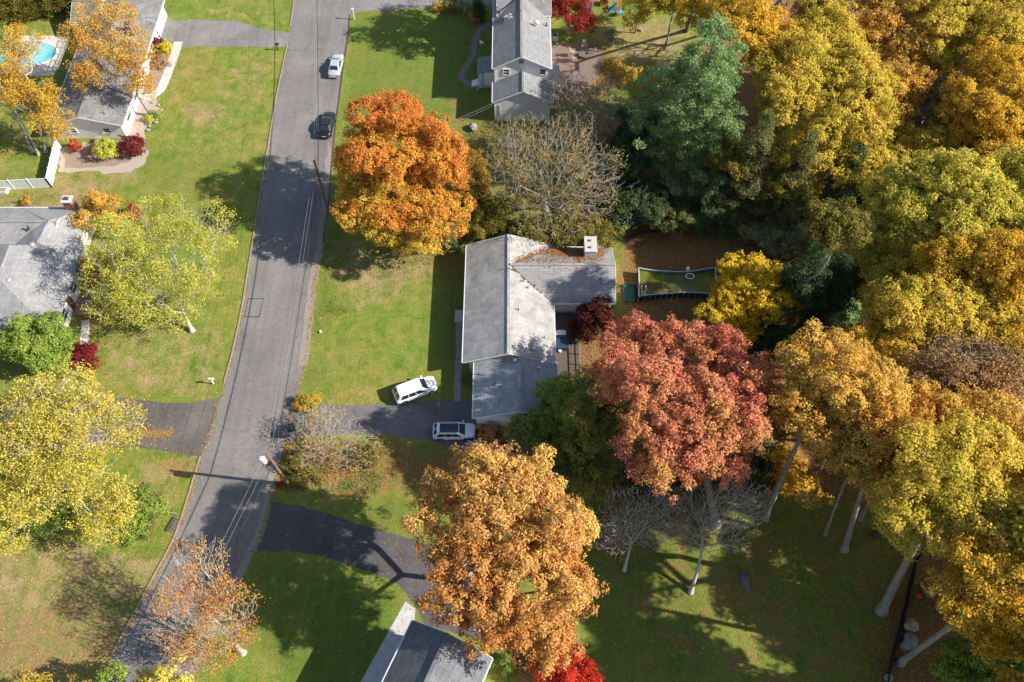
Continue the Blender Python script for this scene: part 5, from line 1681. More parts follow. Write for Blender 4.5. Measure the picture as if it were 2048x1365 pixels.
shrub('garden_shrub', 'tiny scarlet sapling left of the young yellow maple', 1536, 982, 14, 12, 1.4, 'red', 87, per=20)
bare_tree('ash_tree', 'leafless pale grey tree standing alone on the shaded lawn', 'tree', [(1430, 1030, 95, 75, 7.5), (1352, 1070, 50, 44, 6), (1480, 1000, 60, 58, 8.5)], (1381, 1186), n=3000, r_tip=.017, trunk_r=.15, fork=.62, seed=6, bark=BARK_PALE, bend=.04, power=1.8, direct=.5)
bare_tree('ash_tree', 'smaller leafless grey tree left of the lone pale one on the lawn', 'tree', [(1275, 1035, 78, 62, 6), (1230, 1070, 46, 44, 5), (1325, 995, 52, 46, 6.5)], (1248, 1142), n=2800, r_tip=.017, trunk_r=.12, fork=.5, seed=7, bark=BARK_PALE, bend=.045, power=1.8, direct=.5)
# the wood on the right and at the top right
T('oak_tree', 'big bright golden oak right of the white pine with clumped branches', 'tree',
  [(1650, 70, 65, 58, 17.0), (1590, 140, 81, 65, 17.0), (1700, 160, 77, 70, 16.0), (1560, 215, 65, 58, 14.5), (1660, 230, 84, 64, 15.0), (1740, 230, 53, 60, 13.5), (1680, 300, 77, 53, 12.0), (1590, 290, 60, 46, 11.5), (1585, 350, 60, 39, 8.5)], 'oakgold', rf=.56, leaf=.125, per=42, seed=88, trunk_r=.4, gap=.16, spread=1.05)
T('oak_tree', 'golden yellow oak above the white pine top on the upper edge', 'tree', [(1500, 60, 65, 53, 18), (1540, 105, 53, 46, 17), (1470, 25, 58, 46, 17), (1400, 20, 46, 35, 14)], 'gold', rf=.56, leaf=.125, per=42, seed=89, trunk_r=.28, gap=.14)
T('oak_tree', 'burnt orange oak on the top edge right of the golden oak', 'tree', [(1790, 20, 60, 49, 17), (1770, 70, 49, 46, 16), (1820, 110, 65, 46, 14.5), (1760, -30, 70, 58, 18)], 'amber', rf=.56, leaf=.125, per=42, seed=90, trunk_r=.28, gap=.16)
T('oak_tree', 'yellow orange oak in the top right corner', 'tree', [(1920, 40, 84, 53, 18), (2000, 60, 77, 64, 18), (1950, 110, 77, 53, 15.5), (1880, -20, 81, 58, 18), (2050, 10, 70, 58, 18)], 'oakgold', rf=.56, leaf=.125, per=42, seed=91, trunk_r=.3, gap=.12)
T('shade_tree', 'grey green dusty leaved tree in the upper right wood', 'tree', [(1870, 180, 53, 39, 13), (1850, 235, 72, 51, 11), (1895, 215, 46, 39, 12)], 'sage', rf=.6, leaf=.13, per=44, gap=.2, seed=92, trunk_r=.18)
T('oak_tree', 'orange gold oak on the right edge below the top corner', 'tree', [(2000, 190, 84, 72, 17), (1960, 260, 72, 53, 14.5), (2040, 260, 58, 58, 15), (1930, 280, 46, 39, 12)], 'gold', rf=.56, leaf=.125, per=42, seed=93, trunk_r=.3)
T('oak_tree', 'lime yellow broad oak in the middle of the right wood', 'tree', [(1890, 360, 97, 58, 17), (1820, 400, 77, 60, 15.5), (1950, 420, 97, 65, 16.5), (1860, 450, 93, 53, 14), (2030, 370, 70, 77, 16), (1770, 450, 60, 58, 12.5), (1740, 500, 46, 46, 10)], 'limegold', rf=.56, leaf=.125, per=42, seed=94, trunk_r=.36, wl=4)
T('shade_tree', 'dim olive understory tree between the golden oak and the lime oak', 'tree', [(1790, 300, 53, 49, 9), (1800, 360, 53, 46, 8)], 'olive', rf=.6, leaf=.13, per=44, seed=95, trunk_r=.14)
T('oak_tree', 'rich orange gold oak on the right edge at mid height', 'tree', [(1950, 520, 88, 53, 17), (1900, 560, 64, 53, 15.5), (2020, 545, 70, 77, 17), (1870, 530, 46, 46, 14)], 'gold', rf=.56, leaf=.125, per=42, seed=96, trunk_r=.32)
T('oak_tree', 'mixed green and gold oak below the rich orange gold one', 'tree', [(1850, 620, 84, 65, 16), (1930, 630, 77, 65, 16), (1780, 630, 53, 58, 13.5), (2020, 640, 72, 60, 16), (1800, 690, 60, 42, 12)], 'oakgold', rf=.56, leaf=.125, per=42, seed=97, trunk_r=.3, wl=4)
bare_tree('oak_tree', 'thinning brown crown with many bare twigs on the right edge', 'tree', [(1930, 730, 97, 58, 17), (2010, 740, 72, 64, 17), (1860, 750, 70, 53, 16), (1980, 800, 81, 53, 16)], (1925, 860), n=2200, r_tip=.022, trunk_r=.3, fork=.55, seed=8, leaves=15000, leaf=.13, pal='brown', bark=BARK)
T('oak_tree', 'tan gold oak below the thinning brown crown on the right edge', 'tree', [(1860, 830, 72, 53, 17.5), (2010, 860, 77, 70, 18), (2050, 970, 70, 77, 18), (1940, 840, 70, 51, 17)], 'amber', rf=.55, leaf=.12, per=42, seed=98, trunk_r=.3, gap=.1)
# trees just past the frame whose shade falls into it
def to_photo(x, y, z):
    d = (CAM_H - z) * S_ + y * C_
    return 1024 + CAM_F * x / d, 682.5 + CAM_F * ((CAM_H - z) * C_ - y * S_) / d, CAM_F / d
for i, (x, y, z, R) in enumerate(((43.5, 3, 15, 5), (41.5, -4, 16, 5), (42.3, 18.5, 22, 3.6), (44.5, 8, 19.5, 4.5), (58, 11, 12, 7), (60, 22, 12, 7), (56, 1, 13, 7), (64, 33, 12, 7), (60, 54, 12, 6), (72, 75, 13, 6), (66, 64, 10, 6), (74, 55, 10, 6), (70, 44, 10, 6), (80, 66, 11, 6.5), (84, 84, 11, 6.5), (90, 98, 11, 6.5))):
    px, py, k = to_photo(x, y, z)
    T('oak_tree', 'golden oak standing beyond the right edge of the photo', 'tree', [(px, py, R * k, R * k, z)], 'oakgold', rf=1.0, leaf=.24, per=40, seed=100 + i, trunk_r=.3, group='oaks beyond the right edge')
g = A(815, 62, 0)
cc = g + Vector((13 * 1.42, -13 * .17, 13))
px, py, k = to_photo(*cc)
T('shade_tree', 'gold tree beyond the top edge whose shade falls on the front lawn', 'tree', [(px, py, 66, 55, 13)], 'gold', rf=.9, leaf=.18, per=40, seed=110)
T('shade_tree', 'light yellow tree top poking into the bottom edge under the sparse orange tree', 'tree', [(330, 1362, 40, 26, 7), (300, 1390, 50, 30, 6)], 'yellow', rf=.5, leaf=.12, per=34, gap=.3, seed=111, trunk_r=.1)
T('shade_tree', 'fresh green tree top poking into the bottom edge over the road', 'tree', [(226, 1362, 26, 24, 6)], 'green', rf=.4, leaf=.11, per=34, seed=112, trunk_r=.08)
T('shade_tree', 'dull yellow tree top at the bottom edge left of the road', 'tree', [(60, 1395, 60, 34, 6), (170, 1385, 30, 24, 5)], 'spotty', rf=.5, leaf=.12, per=30, gap=.3, seed=113, trunk_r=.1)
# yard at the top right
T('shade_tree', 'loose olive yellow tree on the backyard lawn at the top', 'tree', [(1282, 15, 36, 30, 4), (1270, 40, 20, 18, 3)], 'oakgold', rf=.5, leaf=.12, per=24, gap=.4, seed=114, trunk_r=.1, twigs=80)
for i, (px, py) in enumerate(((1372, 62), (1600, 60), (1530, 30))):
    bare_tree('oak_tree', ('dark bare trunk beside the white pine top', 'grey bare tree between two golden oaks on the upper edge', 'bare branched tree behind the golden oak on the top edge')[i], 'tree', [(px + 20 + 20 * i, py - 60, 46, 60, 14)], (px, py), n=350, seed=20 + i, trunk_r=.22, bark=BARK_DARK if i == 0 else BARK, fork=.7)

# understory in the right-hand wood
for i, (px, py, rx, ry, h, pal, lab) in enumerate(((1760, 560, 44, 36, 3.5, 'olive', 'dull olive bush right of the dark hemlocks'), (1735, 600, 30, 26, 2.5, 'green', 'green sapling right of the dark hemlocks in the wood'), (1720, 690, 40, 34, 4, 'gold', 'yellow understory tree between two big oaks at mid right'), (1745, 420, 46, 44, 7, 'dark', 'dark leafy tree in the shade left of the lime oak'), (1690, 530, 40, 34, 4, 'dark', 'dark bush at the end of the hemlock row'), (1700, 80, 46, 46, 9, 'brown', 'brown leaved tree showing between golden oaks on the top edge'), (1500, 350, 46, 46, 7, 'spotty', 'small yellowing tree between the white pine and the golden oak'), (1850, 130, 50, 40, 11, 'gold', 'gold tree behind the grey green dusty one'), (1960, 330, 40, 26, 6, 'spotty', 'yellowish low tree under the orange gold oak on the right edge'))):
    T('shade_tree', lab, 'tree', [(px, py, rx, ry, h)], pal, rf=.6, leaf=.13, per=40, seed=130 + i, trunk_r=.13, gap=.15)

for i, (px, py, rx, ry, h, pal, lab) in enumerate(((1720, 335, 60, 46, 11, 'oakgold', 'olive gold tree under the right flank of the bright golden oak'), (1785, 190, 52, 50, 14, 'amber', 'amber tree between the bright golden oak and the dusty grey green tree'), (1835, 300, 52, 42, 12, 'oakgold', 'dull gold tree below the dusty grey green one'), (1790, 560, 62, 46, 11, 'limegold', 'lime gold tree left of the rich orange gold oak'), (1665, 452, 56, 46, 20, 'olive', 'tall olive tree at the left foot of the lime oak'), (1765, 720, 58, 42, 14, 'gold', 'gold tree above the amber oaks at mid right'), (2045, 470, 60, 50, 16, 'limegold', 'lime gold crown cut by the right edge'), (2010, 690, 66, 46, 16, 'gold', 'gold crown cut by the right edge at mid height'), (1640, 5, 50, 40, 14, 'brown', 'russet brown crown cut by the top edge'), (1350, 0, 46, 30, 8, 'oakgold', 'low olive gold tree cut by the top edge above the pine'), (1970, 940, 66, 50, 18, 'oakgold', 'gold crown deep in the lower right wood'), (1700, 770, 50, 50, 14, 'amber', 'amber crown between the two tall trunks'), (1560, 830, 40, 50, 9, 'olive', 'dim olive tree in the gap right of the salmon oak'), (1450, 330, 46, 50, 9, 'olive', 'olive evergreen-looking tree behind the white pine'))):
    T('oak_tree', lab, 'tree', [(px, py, rx, ry, h), (px + rx * .4, py - ry * .3, rx * .6, ry * .6, h + 1.2), (px - rx * .4, py + ry * .35, rx * .55, ry * .5, h - 1.5)], pal, rf=.55, leaf=.125, per=40, seed=150 + i, trunk_r=.13, gap=.15)
T('oak_tree', 'golden crown low in the bottom right wood above the lowest leaning trunk', 'tree', [(1990, 1150, 76, 60, 13), (2045, 1065, 66, 60, 14), (1965, 1225, 52, 42, 11), (2070, 1180, 70, 70, 13)], 'oakgold', rf=.56, leaf=.125, per=42, seed=180, trunk_r=.26, gap=.08)

for i, (px, py, rx, ry, h, pal, lab) in enumerate(((1235, 335, 46, 56, 5, 'dark', 'dark evergreen between the wide bare crown and the white pine'), (1275, 265, 40, 48, 5.5, 'pinedark', 'blue green young evergreen on the left flank of the white pine'), (1300, 405, 46, 38, 4, 'dark', 'dark evergreen bush under the lower left of the white pine'), (1345, 435, 40, 28, 3, 'hemlock', 'olive evergreen bush above the black silt fence by the pool'), (1225, 275, 40, 36, 5, 'brown', 'thin brown leaved tree behind the wide bare crown'))):
    T('evergreen_shrub' if pal != 'brown' else 'shade_tree', lab, 'shrub' if h < 4.5 else 'tree', [(px, py, rx, ry, h), (px + rx * .4, py + ry * .3, rx * .6, ry * .6, h * .7)], pal, rf=.5, leaf=.12, per=44, seed=200 + i, trunk_r=.12)
# ------------------------------------------------------------------ vehicles
def paint(name, col, rough=.28, metal=.0):
    if name in MATS: return MATS[name]
    m, N, L = new_mat(name)
    out = N.new('ShaderNodeOutputMaterial'); b = N.new('ShaderNodeBsdfPrincipled')
    O = N.new('ShaderNodeTexCoord').outputs['Object']
    c = mixc(N, L, 1.0, col, ramp(N, L, noise(N, L, O, 2.0, 4, .6), [(.3, (.93,) * 3), (.7, (1.05,) * 3)]), 'MULTIPLY')
    L.new(c, b.inputs['Base Color'])
    b.inputs['Roughness'].default_value = rough
    b.inputs['Metallic'].default_value = metal
    b.inputs['Coat Weight'].default_value = .6
    b.inputs['Coat Roughness'].default_value = .05
    L.new(b.outputs[0], out.inputs[0])
    MATS[name] = m
    return m
M_CARGLASS = mat('car_glass', (.020, .026, .034), .04, .2, 2, spec=.8)
M_TYRE = mat('tyre_rubber', (.02, .02, .021), .9, .2, 8)
M_RIM = mat('wheel_rim', (.50, .51, .53), .3, .1, 5, metal=.8)
M_HEAD = mat('headlight_glass', (.62, .64, .66), .1, .05, 3)
M_TAIL = mat('taillight_glass', (.35, .02, .02), .15, .1, 3)
M_TRIM = mat('black_trim', (.025, .025, .027), .5, .15, 5)

def loft(mb, secs):
    """secs: rings of equal length"""
    n = len(secs[0])
    V = [p for s in secs for p in s]
    F = [(i * n + k, i * n + (k + 1) % n, (i + 1) * n + (k + 1) % n, (i + 1) * n + k) for i in range(len(secs) - 1) for k in range(n)]
    F += [tuple(range(n - 1, -1, -1)), tuple((len(secs) - 1) * n + k for k in range(n))]
    return mb.add(V, F)

def car(name, label, pos, ang, Lc, Wc, Hc, body_m, kind, roof_glass=None, group=None, front_first=True):
    """x forward. kind: sedan or suv"""
    t = thing(name, label, 'car', (pos[0], pos[1], .014), ang, group)
    l, w = Lc / 2, Wc / 2
    if kind == 'sedan':
        prof = [(-l, .74, .45, .80), (-l + .12, .90, .30, .96), (-l + .7, .97, .22, 1.00), (-l + 1.4, 1.0, .20, .98), (0, 1.0, .19, .95), (l - 1.5, 1.0, .19, .93), (l - .8, .97, .21, .86), (l - .25, .88, .28, .74), (l, .66, .40, .62)]
        belt, xr0, xr1, xt0, xt1, bw, tw = .95, -l + .75, l - 1.25, -l + 1.45, l - 2.15, .90, .70
    else:
        prof = [(-l, .86, .50, .95), (-l + .1, .95, .36, 1.10), (-l + .6, .99, .26, 1.12), (-l + 1.4, 1.0, .24, 1.10), (0, 1.0, .23, 1.08), (l - 1.4, 1.0, .23, 1.06), (l - .7, .98, .25, 1.02), (l - .2, .90, .32, .92), (l, .70, .46, .78)]
        belt, xr0, xr1, xt0, xt1, bw, tw = 1.08, -l + .12, l - 1.05, -l + .55, l - 1.85, .93, .76
    mb = MB()
    secs = []
    for x, f, z0, z1 in prof:
        a = w * f
        ring = [(-.86, 0), (-.98, .12), (-1, .45), (-.98, .8), (-.90, .96), (-.6, 1.02), (0, 1.045), (.6, 1.02), (.90, .96), (.98, .8), (1, .45), (.98, .12), (.86, 0)]
        secs.append([(x, a * u, z0 + (z1 - z0) * v) for u, v in ring])
    loft(mb, secs)
    body = mb.build('body', body_m, t, smooth=True)
    # greenhouse: painted pillars, glass between
    def g(x, s, z):
        return (x, s, z)
    zt = Hc
    def at_(k, s):      # k 0..1 from belt to roof
        zz = belt - .04 + (zt - belt) * k
        return (xr0 + (xt0 - xr0) * k, xr1 + (xt1 - xr1) * k, s * w * (bw + (tw - bw) * k), zz)
    mb = MB()
    secs = []
    for k, q in ((0, 1), (.55, 1), (.9, 1), (.985, .965), (1.0, .9)):
        a0, a1, s, zz = at_(k, 1)
        s *= q; d = (1 - q) * .9
        a0 += d; a1 -= d
        c = .12
        secs.append([(a0, -s + c, zz), (a0 + c, -s, zz), (a1 - c * 1.4, -s, zz), (a1, -s + c * 1.6, zz), (a1 + .05, 0, zz), (a1, s - c * 1.6, zz), (a1 - c * 1.4, s, zz), (a0 + c, s, zz), (a0, s - c, zz), (a0 - .03, 0, zz)])
    loft(mb, secs)
    mb.build('cabin', body_m, t, smooth=False)
    e = .014
    def quad(nm, pts, m, par=t):
        P = [Vector(p) for p in pts]
        nrm = (P[1] - P[0]).cross(P[2] - P[0]).normalized()
        c = sum(P, Vector()) / len(P)
        if nrm.dot(c - Vector((0, 0, .9))) < 0: nrm = -nrm
        P = [p + nrm * e for p in P]
        b_ = [p - nrm * .03 for p in P]
        n = len(P)
        return MB().add(P + b_, [tuple(range(n)), tuple(range(2 * n - 1, n - 1, -1))] + [(i, n + i, n + (i + 1) % n, (i + 1) % n) for i in range(n)]).build(nm, m, par)
    k0, k1 = .10, .90
    a, b = at_(k0, 1), at_(k1, 1)
    quad('windshield', [(a[1] + .03, -a[2] + .20, a[3]), (a[1] + .03, a[2] - .20, a[3]), (b[1] + .03, b[2] - .22, b[3]), (b[1] + .03, -b[2] + .22, b[3])], M_CARGLASS)
    quad('rear_window', [(a[0] - .01, -a[2] + .16, a[3]), (a[0] - .01, a[2] - .16, a[3]), (b[0] - .01, b[2] - .16, b[3]), (b[0] - .01, -b[2] + .16, b[3])], M_CARGLASS)
    for s in (-1, 1):
        cuts = [.05, .36, .66, .96] if kind == 'suv' else [.10, .52, .95]
        for c0, c1 in zip(cuts[:-1], cuts[1:]):
            def sp(c, q):
                return (q[0] + .12 + (q[1] - q[0] - .26) * c, s * q[2], q[3])
            quad('side_window', [sp(c0 + .012, a), sp(c1 - .012, a), sp(c1 - .012, b), sp(c0 + .012, b)], M_CARGLASS)
        MB().box(xr1 - .35, xr1 - .18, min(s * w * .95, s * w * 1.16), max(s * w * .95, s * w * 1.16), belt - .02, belt + .14).build('side_mirror', body_m, t, bevel=.02)
        for x in (-l + .85, l - .88):
            R = .33 if kind == 'sedan' else .37
            tm = MB().tube([(x, s * (w - .23), R), (x, s * (w + .005), R)], R, 20)
            ty = tm.build('wheel', M_TYRE, t)
            MB().tube([(x, s * (w - .1), R), (x, s * (w + .016), R)], R * .62, 14).build('rim', M_RIM, ty)
            # wheel arch lip
            ar = MB()
            ar.tube([(x + (R + .05) * math.cos(q), s * (w * .985), R + (R + .05) * math.sin(q)) for q in np.linspace(.15, math.pi - .15, 11)], .035, 5)
            ar.build('wheel_arch', M_TRIM if kind == 'suv' else body_m, t)
        hz = .55 if kind == 'sedan' else .73
        hl = MB().box(l - .22, l - .03, min(s * w * .48, s * w * .74), max(s * w * .48, s * w * .74), hz - .06, hz + .06)
        hl.build('headlight', M_HEAD, t, bevel=.02)
        tz = .70 if kind == 'sedan' else .86
        tl = MB().box(-l - .02, -l + .16, min(s * w * .5, s * w * .90), max(s * w * .5, s * w * .90), tz - .08, tz + .08)
        tl.build('taillight', M_TAIL, t, bevel=.02)
        if kind == 'suv':
            rr = MB()
            rr.tube([(xt0 + .1, s * w * .64, zt - .04), (xt0 + .2, s * w * .64, zt + .04), (xt1 - .2, s * w * .64, zt + .04), (xt1 - .1, s * w * .64, zt - .04)], .022, 6)
            rr.build('roof_rail', M_TRIM if roof_glass else body_m, t)
    if roof_glass:
        r0, r1 = roof_glass
        MB().box(xt0 + (xt1 - xt0) * r0, xt0 + (xt1 - xt0) * r1, -w * .55, w * .55, zt - .06, zt - .026).build('sunroof', M_CARGLASS, t)
    MB().box(-l - .02, -l + .1, -.26, .26, .58, .70).build('licence_plate', M_WHITE, t)
    MB().box(l - .12, l + .0, -.5, .5, .42, .56).build('grille', M_TRIM, t)
    MB().box(-l - .03, -l + .16, -w * .80, w * .80, .34, .50).build('bumper', M_TRIM if kind == 'suv' else body_m, t, bevel=.02)
    return t
up = math.radians(90)
car('sedan_car', 'silver sedan parked at the right edge of the road, farther from the camera', A(672, 131, .6), up - .05, 4.75, 1.82, 1.45, paint('paint_silver', (.50, .54, .56), .3, .3), 'sedan')
car('sedan_car', 'black car with a dark sunroof parked on the road below the silver sedan', A(654, 249, .6), up - .06, 4.85, 1.88, 1.50, paint('paint_black', (.008, .009, .011), .35), 'sedan', (.15, .85))
car('suv_car', 'white car parked askew on the front lawn of the grey roofed house', A(830, 778, .9), math.radians(23), 5.0, 2.02, 1.82, paint('paint_white', (.80, .80, .79), .3), 'suv')
car('suv_car', 'silver crossover with black glass roof parked on the drive by the house gable', A(908, 862, .8), math.radians(0.5), 4.7, 1.90, 1.66, paint('paint_pale_silver', (.70, .72, .75), .3, .1), 'suv', (.12, 1.02))
car('sedan_car', 'dark blue car peeping out above the huge tan oak crown', A(965, 893, .8), math.radians(8), 4.7, 1.82, 1.42, paint('paint_navy', (.020, .045, .16), .22), 'sedan')
car('suv_car', 'pale blue white car glimpsed through the pale yellow tree on the left drive', A(22, 848, .9), math.radians(180), 4.7, 1.88, 1.65, paint('paint_ice', (.58, .64, .72), .3), 'suv')
car('suv_car', 'grey car mostly hidden beneath the huge tan oak on the dark driveway', A(925, 1128, .9), math.radians(-50), 4.6, 1.85, 1.65, paint('paint_slate', (.34, .38, .43), .3), 'suv')

# ------------------------------------------------------------------ street furniture
M_POLE = mat('pole_wood', (.20, .125, .08), .9, .3, 3)
def utility_pole(label, base, h, tilt=(0, 0), arm=False):
    b = Vector(base)
    t = thing('utility_pole', label, 'utility pole', tuple(b))
    MB().tube([(0, 0, 0), (tilt[0] * .5, tilt[1] * .5, h * .5), (*tilt, h)], [.19, .16, .12], 12).build('pole', M_POLE, t)
    hw = MB()
    for z, dx in ((h - .25, .0), (h - 3.2, 0)):
        f = z / h
        hw.cyl((tilt[0] * f - .16, tilt[1] * f), .06, z, z + .22, 8)
    hw.build('insulator', mat('porcelain', (.52, .52, .50), .4, .1, 4), t)
    MB().bar((tilt[0] * .66 - .45, tilt[1] * .66, h * .66), (tilt[0] * .66 + .15, tilt[1] * .66, h * .66), .09, .09).build('standoff_arm', M_POLE, t)
    return t
P1, P2 = Vector((-24.25, 29.9, 0)), Vector((-24.2, 67.5, 0))
t = utility_pole('utility pole with a white transformer, standing below the bins', P1, 9.3)
q = MB()
q.cyl((-.62, -.22), .30, 7.3, 8.35, 16)
q.ell((-.62, -.22, 8.37), (.30, .30, .12), 14, 6)
q.build('transformer', mat('transformer_grey', (.62, .64, .66), .4, .06, 3), t)
q = MB()
for dx in (-.72, -.52):
    q.cyl((dx, -.22), .05, 8.4, 8.75, 8)
q.build('bushing', mat('porcelain', (.5, .5, .5)), t)
MB().bar((-.34, -.15, 7.9), (-.1, 0, 7.9), .1).build('bracket', M_METAL, t)
utility_pole('plain brown utility pole at the road edge by the big orange maple', P2, 9.0, (-.1, .8))
M_WIRE = mat('wire_black', (.03, .03, .032), .6, .1, 5)
M_WIRE_PALE = mat('wire_pale', (.24, .24, .25), .5, .1, 5)
def wire(label, a, b, sag, r=.022, m=None):
    a, b = Vector(a), Vector(b)
    pts = [a + (b - a) * t - Vector((0, 0, sag * 4 * t * (1 - t))) - a for t in np.linspace(0, 1, 22)]
    mb = MB(); mb.tube(pts, r, 5, cap=False)
    o = mb.build('power_line', m or M_WIRE)
    o.location = a
    tag(o, label, 'power line')
PN, PS = Vector((-30.5, 116, 0)), Vector((-36.0, -6.0, 0))
for nm, z1, z2, dx, r, mm in (('top', 9.2, 8.9, 0, .013, M_WIRE_PALE), ('middle', 8.2, 8.0, .12, .011, M_WIRE_PALE), ('lowest', 6.1, 6.0, -.1, .04, M_WIRE)):
    wire(nm + ' cable between the two utility poles along the road', P1 + Vector((dx, 0, z1)), P2 + Vector((dx - .1, .8 * z2 / 9, z2)), .55, r, mm)
    wire(nm + ' cable running up the road from the plain brown pole', P2 + Vector((dx - .1, .8 * z2 / 9, z2)), PN + Vector((dx, 0, z2)), .6, r, mm if nm != 'lowest' else M_WIRE)
    wire(nm + ' cable running down the road from the transformer pole', P1 + Vector((dx, 0, z1)), PS + Vector((dx, 0, z1)), .55, r, mm)
hB3 = Vector((A(988, 206, 3.6).x, A(988, 206, 3.6).y, 3.6))
wire('upper pale service cable from the plain brown pole to the white two storey house', P2 + Vector((0, .6, 7.4)), hB3, .5, .012, M_WIRE_PALE)
wire('lower service cable from the plain brown pole to the white two storey house', P2 + Vector((0, .5, 6.4)), hB3 + Vector((.1, -.05, -.3)), .5, .010, M_WIRE_PALE)
wire('service cable across the road from the plain brown pole to the left', P2 + Vector((0, .5, 7.0)), (-53.6, 85, 2.9), .6, .009, M_WIRE_PALE)
wire('slack guy cable from the transformer pole down into the thicket', P1 + Vector((0, 0, 7.2)), P1 + Vector((5.2, -1.6, .05)), .02, .010, M_WIRE_PALE)

def mailbox(label, pos, box_m, post_m, ang=0.0, h=1.1):
    t = thing('mailbox', label, 'mailbox', tuple(pos), ang)
    MB().box(-.06, .06, -.06, .06, 0, h).build('post', post_m, t)
    MB().bar((-.06, 0, h * .72), (.30, 0, h - .02), .07).build('brace', post_m, t)
    mb = MB()
    prof = [(-.11, 0), (.11, 0), (.11, .12), (.08, .2), (0, .235), (-.08, .2), (-.11, .12)]
    V = [(x, u, h + v) for x in (-.2, .42) for u, v in prof]
    n = 7
    mb.add(V, [tuple(range(n - 1, -1, -1)), tuple(range(n, 2 * n))] + [(i, (i + 1) % n, n + (i + 1) % n, n + i) for i in range(n)])
    b = mb.build('box', box_m, t)
    MB().box(.1, .13, -.14, -.118, h + .1, h + .34).build('flag', mat('flag_red', (.4, .03, .03)), b)
    return t
mailbox('white mailbox on a broad white post at the left road edge', A(427, 768, 0), M_WHITE, M_WHITE, 0, 1.15)
mailbox('black mailbox on a thin post at the end of the top left drive', A(556, 101, 0), M_TRIM, M_TRIM, 0, 1.1)
t = thing('sign_post', 'white lamp-like yard post at the corner of the top drive', 'post', tuple(A(709, 40, 0)))
MB().box(-.07, .07, -.07, .07, 0, 1.9).build('post', M_WHITE, t)
MB().box(-.55, .1, -.04, .04, 1.45, 1.55).build('arm', M_WHITE, t)
MB().box(-.13, .13, -.13, .13, 1.9, 2.05).build('cap', M_WHITE, t, bevel=.03)

def bin_(label, pos, ang, h=1.05):
    t = thing('trash_bin', label, 'trash bin', tuple(pos), ang)
    mb = MB()
    lo, hi = [(-.24, -.26), (.24, -.26), (.24, .26), (-.24, .26)], [(-.3, -.34), (.3, -.34), (.3, .34), (-.3, .34)]
    mb.add([(x, y, .06) for x, y in lo] + [(x, y, h) for x, y in hi], [(3, 2, 1, 0), (4, 5, 6, 7)] + [(i, (i + 1) % 4, 4 + (i + 1) % 4, 4 + i) for i in range(4)])
    mb.build('body', M_BIN, t)
    lid = MB()
    lid.add([(-.33, -.38, h), (.33, -.38, h), (.33, .38, h), (-.33, .38, h), (-.25, -.3, h + .1), (.25, -.3, h + .1), (.25, .28, h + .1), (-.25, .28, h + .1)],
            [(3, 2, 1, 0), (4, 5, 6, 7), (0, 1, 5, 4), (1, 2, 6, 5), (2, 3, 7, 6), (3, 0, 4, 7)])
    lid.build('lid', M_BIN_LID, t)
    hd = MB(); hd.tube([(-.25, .4, h - .06), (.25, .4, h - .06)], .025, 8)
    hd.build('handle', M_TRIM, t)
    for s in (-.26, .26):
        w_ = MB(); w_.tube([(s - .03, .26, .12), (s + .03, .26, .12)], .12, 12)
        w_.build('wheel', M_TYRE, t)
    return t
M_BIN = mat('bin_plastic', (.040, .050, .060), .5, .15, 4)
M_BIN_LID = mat('bin_lid', (.05, .062, .075), .45, .15, 4)
bin_('dark wheeled bin at the road edge, the one closer to the transformer pole', A(573, 872, 0), .4)
bin_('dark wheeled bin behind the other one, nearer the twiggy thicket', A(587, 860, 0), .5)

t = thing('basketball_hoop', 'black freestanding basketball hoop leaning over the top left drive', 'basketball hoop', tuple(A(323, 82, 0)), .1)
MB().box(-.9, .35, -.4, .4, 0, .18).build('base', M_TRIM, t, bevel=.05)
ho = MB(); ho.tube([(.1, 0, .15), (-.25, .2, 2.6), (-.6, .5, 3.0)], .07, 8); ho.tube([(-.55, 0, .15), (-.1, .1, 1.5)], .04, 6)
ho.build('pole', M_TRIM, t)
MB().box(-.95, .15, .52, .56, 2.75, 3.5).build('backboard', mat('backboard_clear', (.55, .58, .60), .2, .05, 3), t)
rg = MB(); rg.tube([(-.4 + .23 * math.cos(a), .82 + .23 * math.sin(a), 3.02) for a in np.linspace(0, 6.283, 15)], .018, 5, cap=False)
rg.build('rim', mat('rim_orange', (.5, .12, .02)), t)

# boulders, log
def boulder(name, label, cat, pos, r, m, seed, rz=0.0):
    rng = np.random.default_rng(seed)
    bm = bmesh.new()
    bmesh.ops.create_icosphere(bm, subdivisions=3, radius=1)
    d = unit(6, rng)
    for v in bm.verts:
        p = np.array(v.co)
        k = 1.0
        for q in d:
            k -= max(0, p @ q - .55) * .55
        k += .05 * math.sin(p[0] * 7 + seed) * math.cos(p[1] * 6)
        v.co = Vector((p[0] * r[0] * k, p[1] * r[1] * k, max(-.1, p[2] * k * r[2] + r[2] * .55)))
    me = bpy.data.meshes.new(name)
    bm.to_mesh(me); bm.free()
    o = link(name, me, m)
    o.location = pos
    o.rotation_euler = (0, 0, rz)
    return tag(o, label, cat)
M_ROCK = mat('rock_grey', (.20, .20, .215), .9, .35, 3, bump=.7)
M_ROCK_TAN = mat('rock_tan', (.31, .25, .16), .9, .35, 3, bump=.7)
boulder('boulder', 'tan rounded boulder right of the black silt fence', 'boulder', A(1816, 1250, 0), (.95, .8, .75), M_ROCK_TAN, 1)
boulder('boulder', 'blue grey boulder just below the tan one by the silt fence', 'boulder', A(1811, 1286, 0), (1.0, .95, .8), M_ROCK, 2, .4)
boulder('boulder', 'pale grey boulder on the lawn between orange maple and white house', 'boulder', A(947, 259, 0), (.7, .75, .65), mat('rock_pale', (.27, .265, .26), .9, .25, 3, bump=.5), 3)
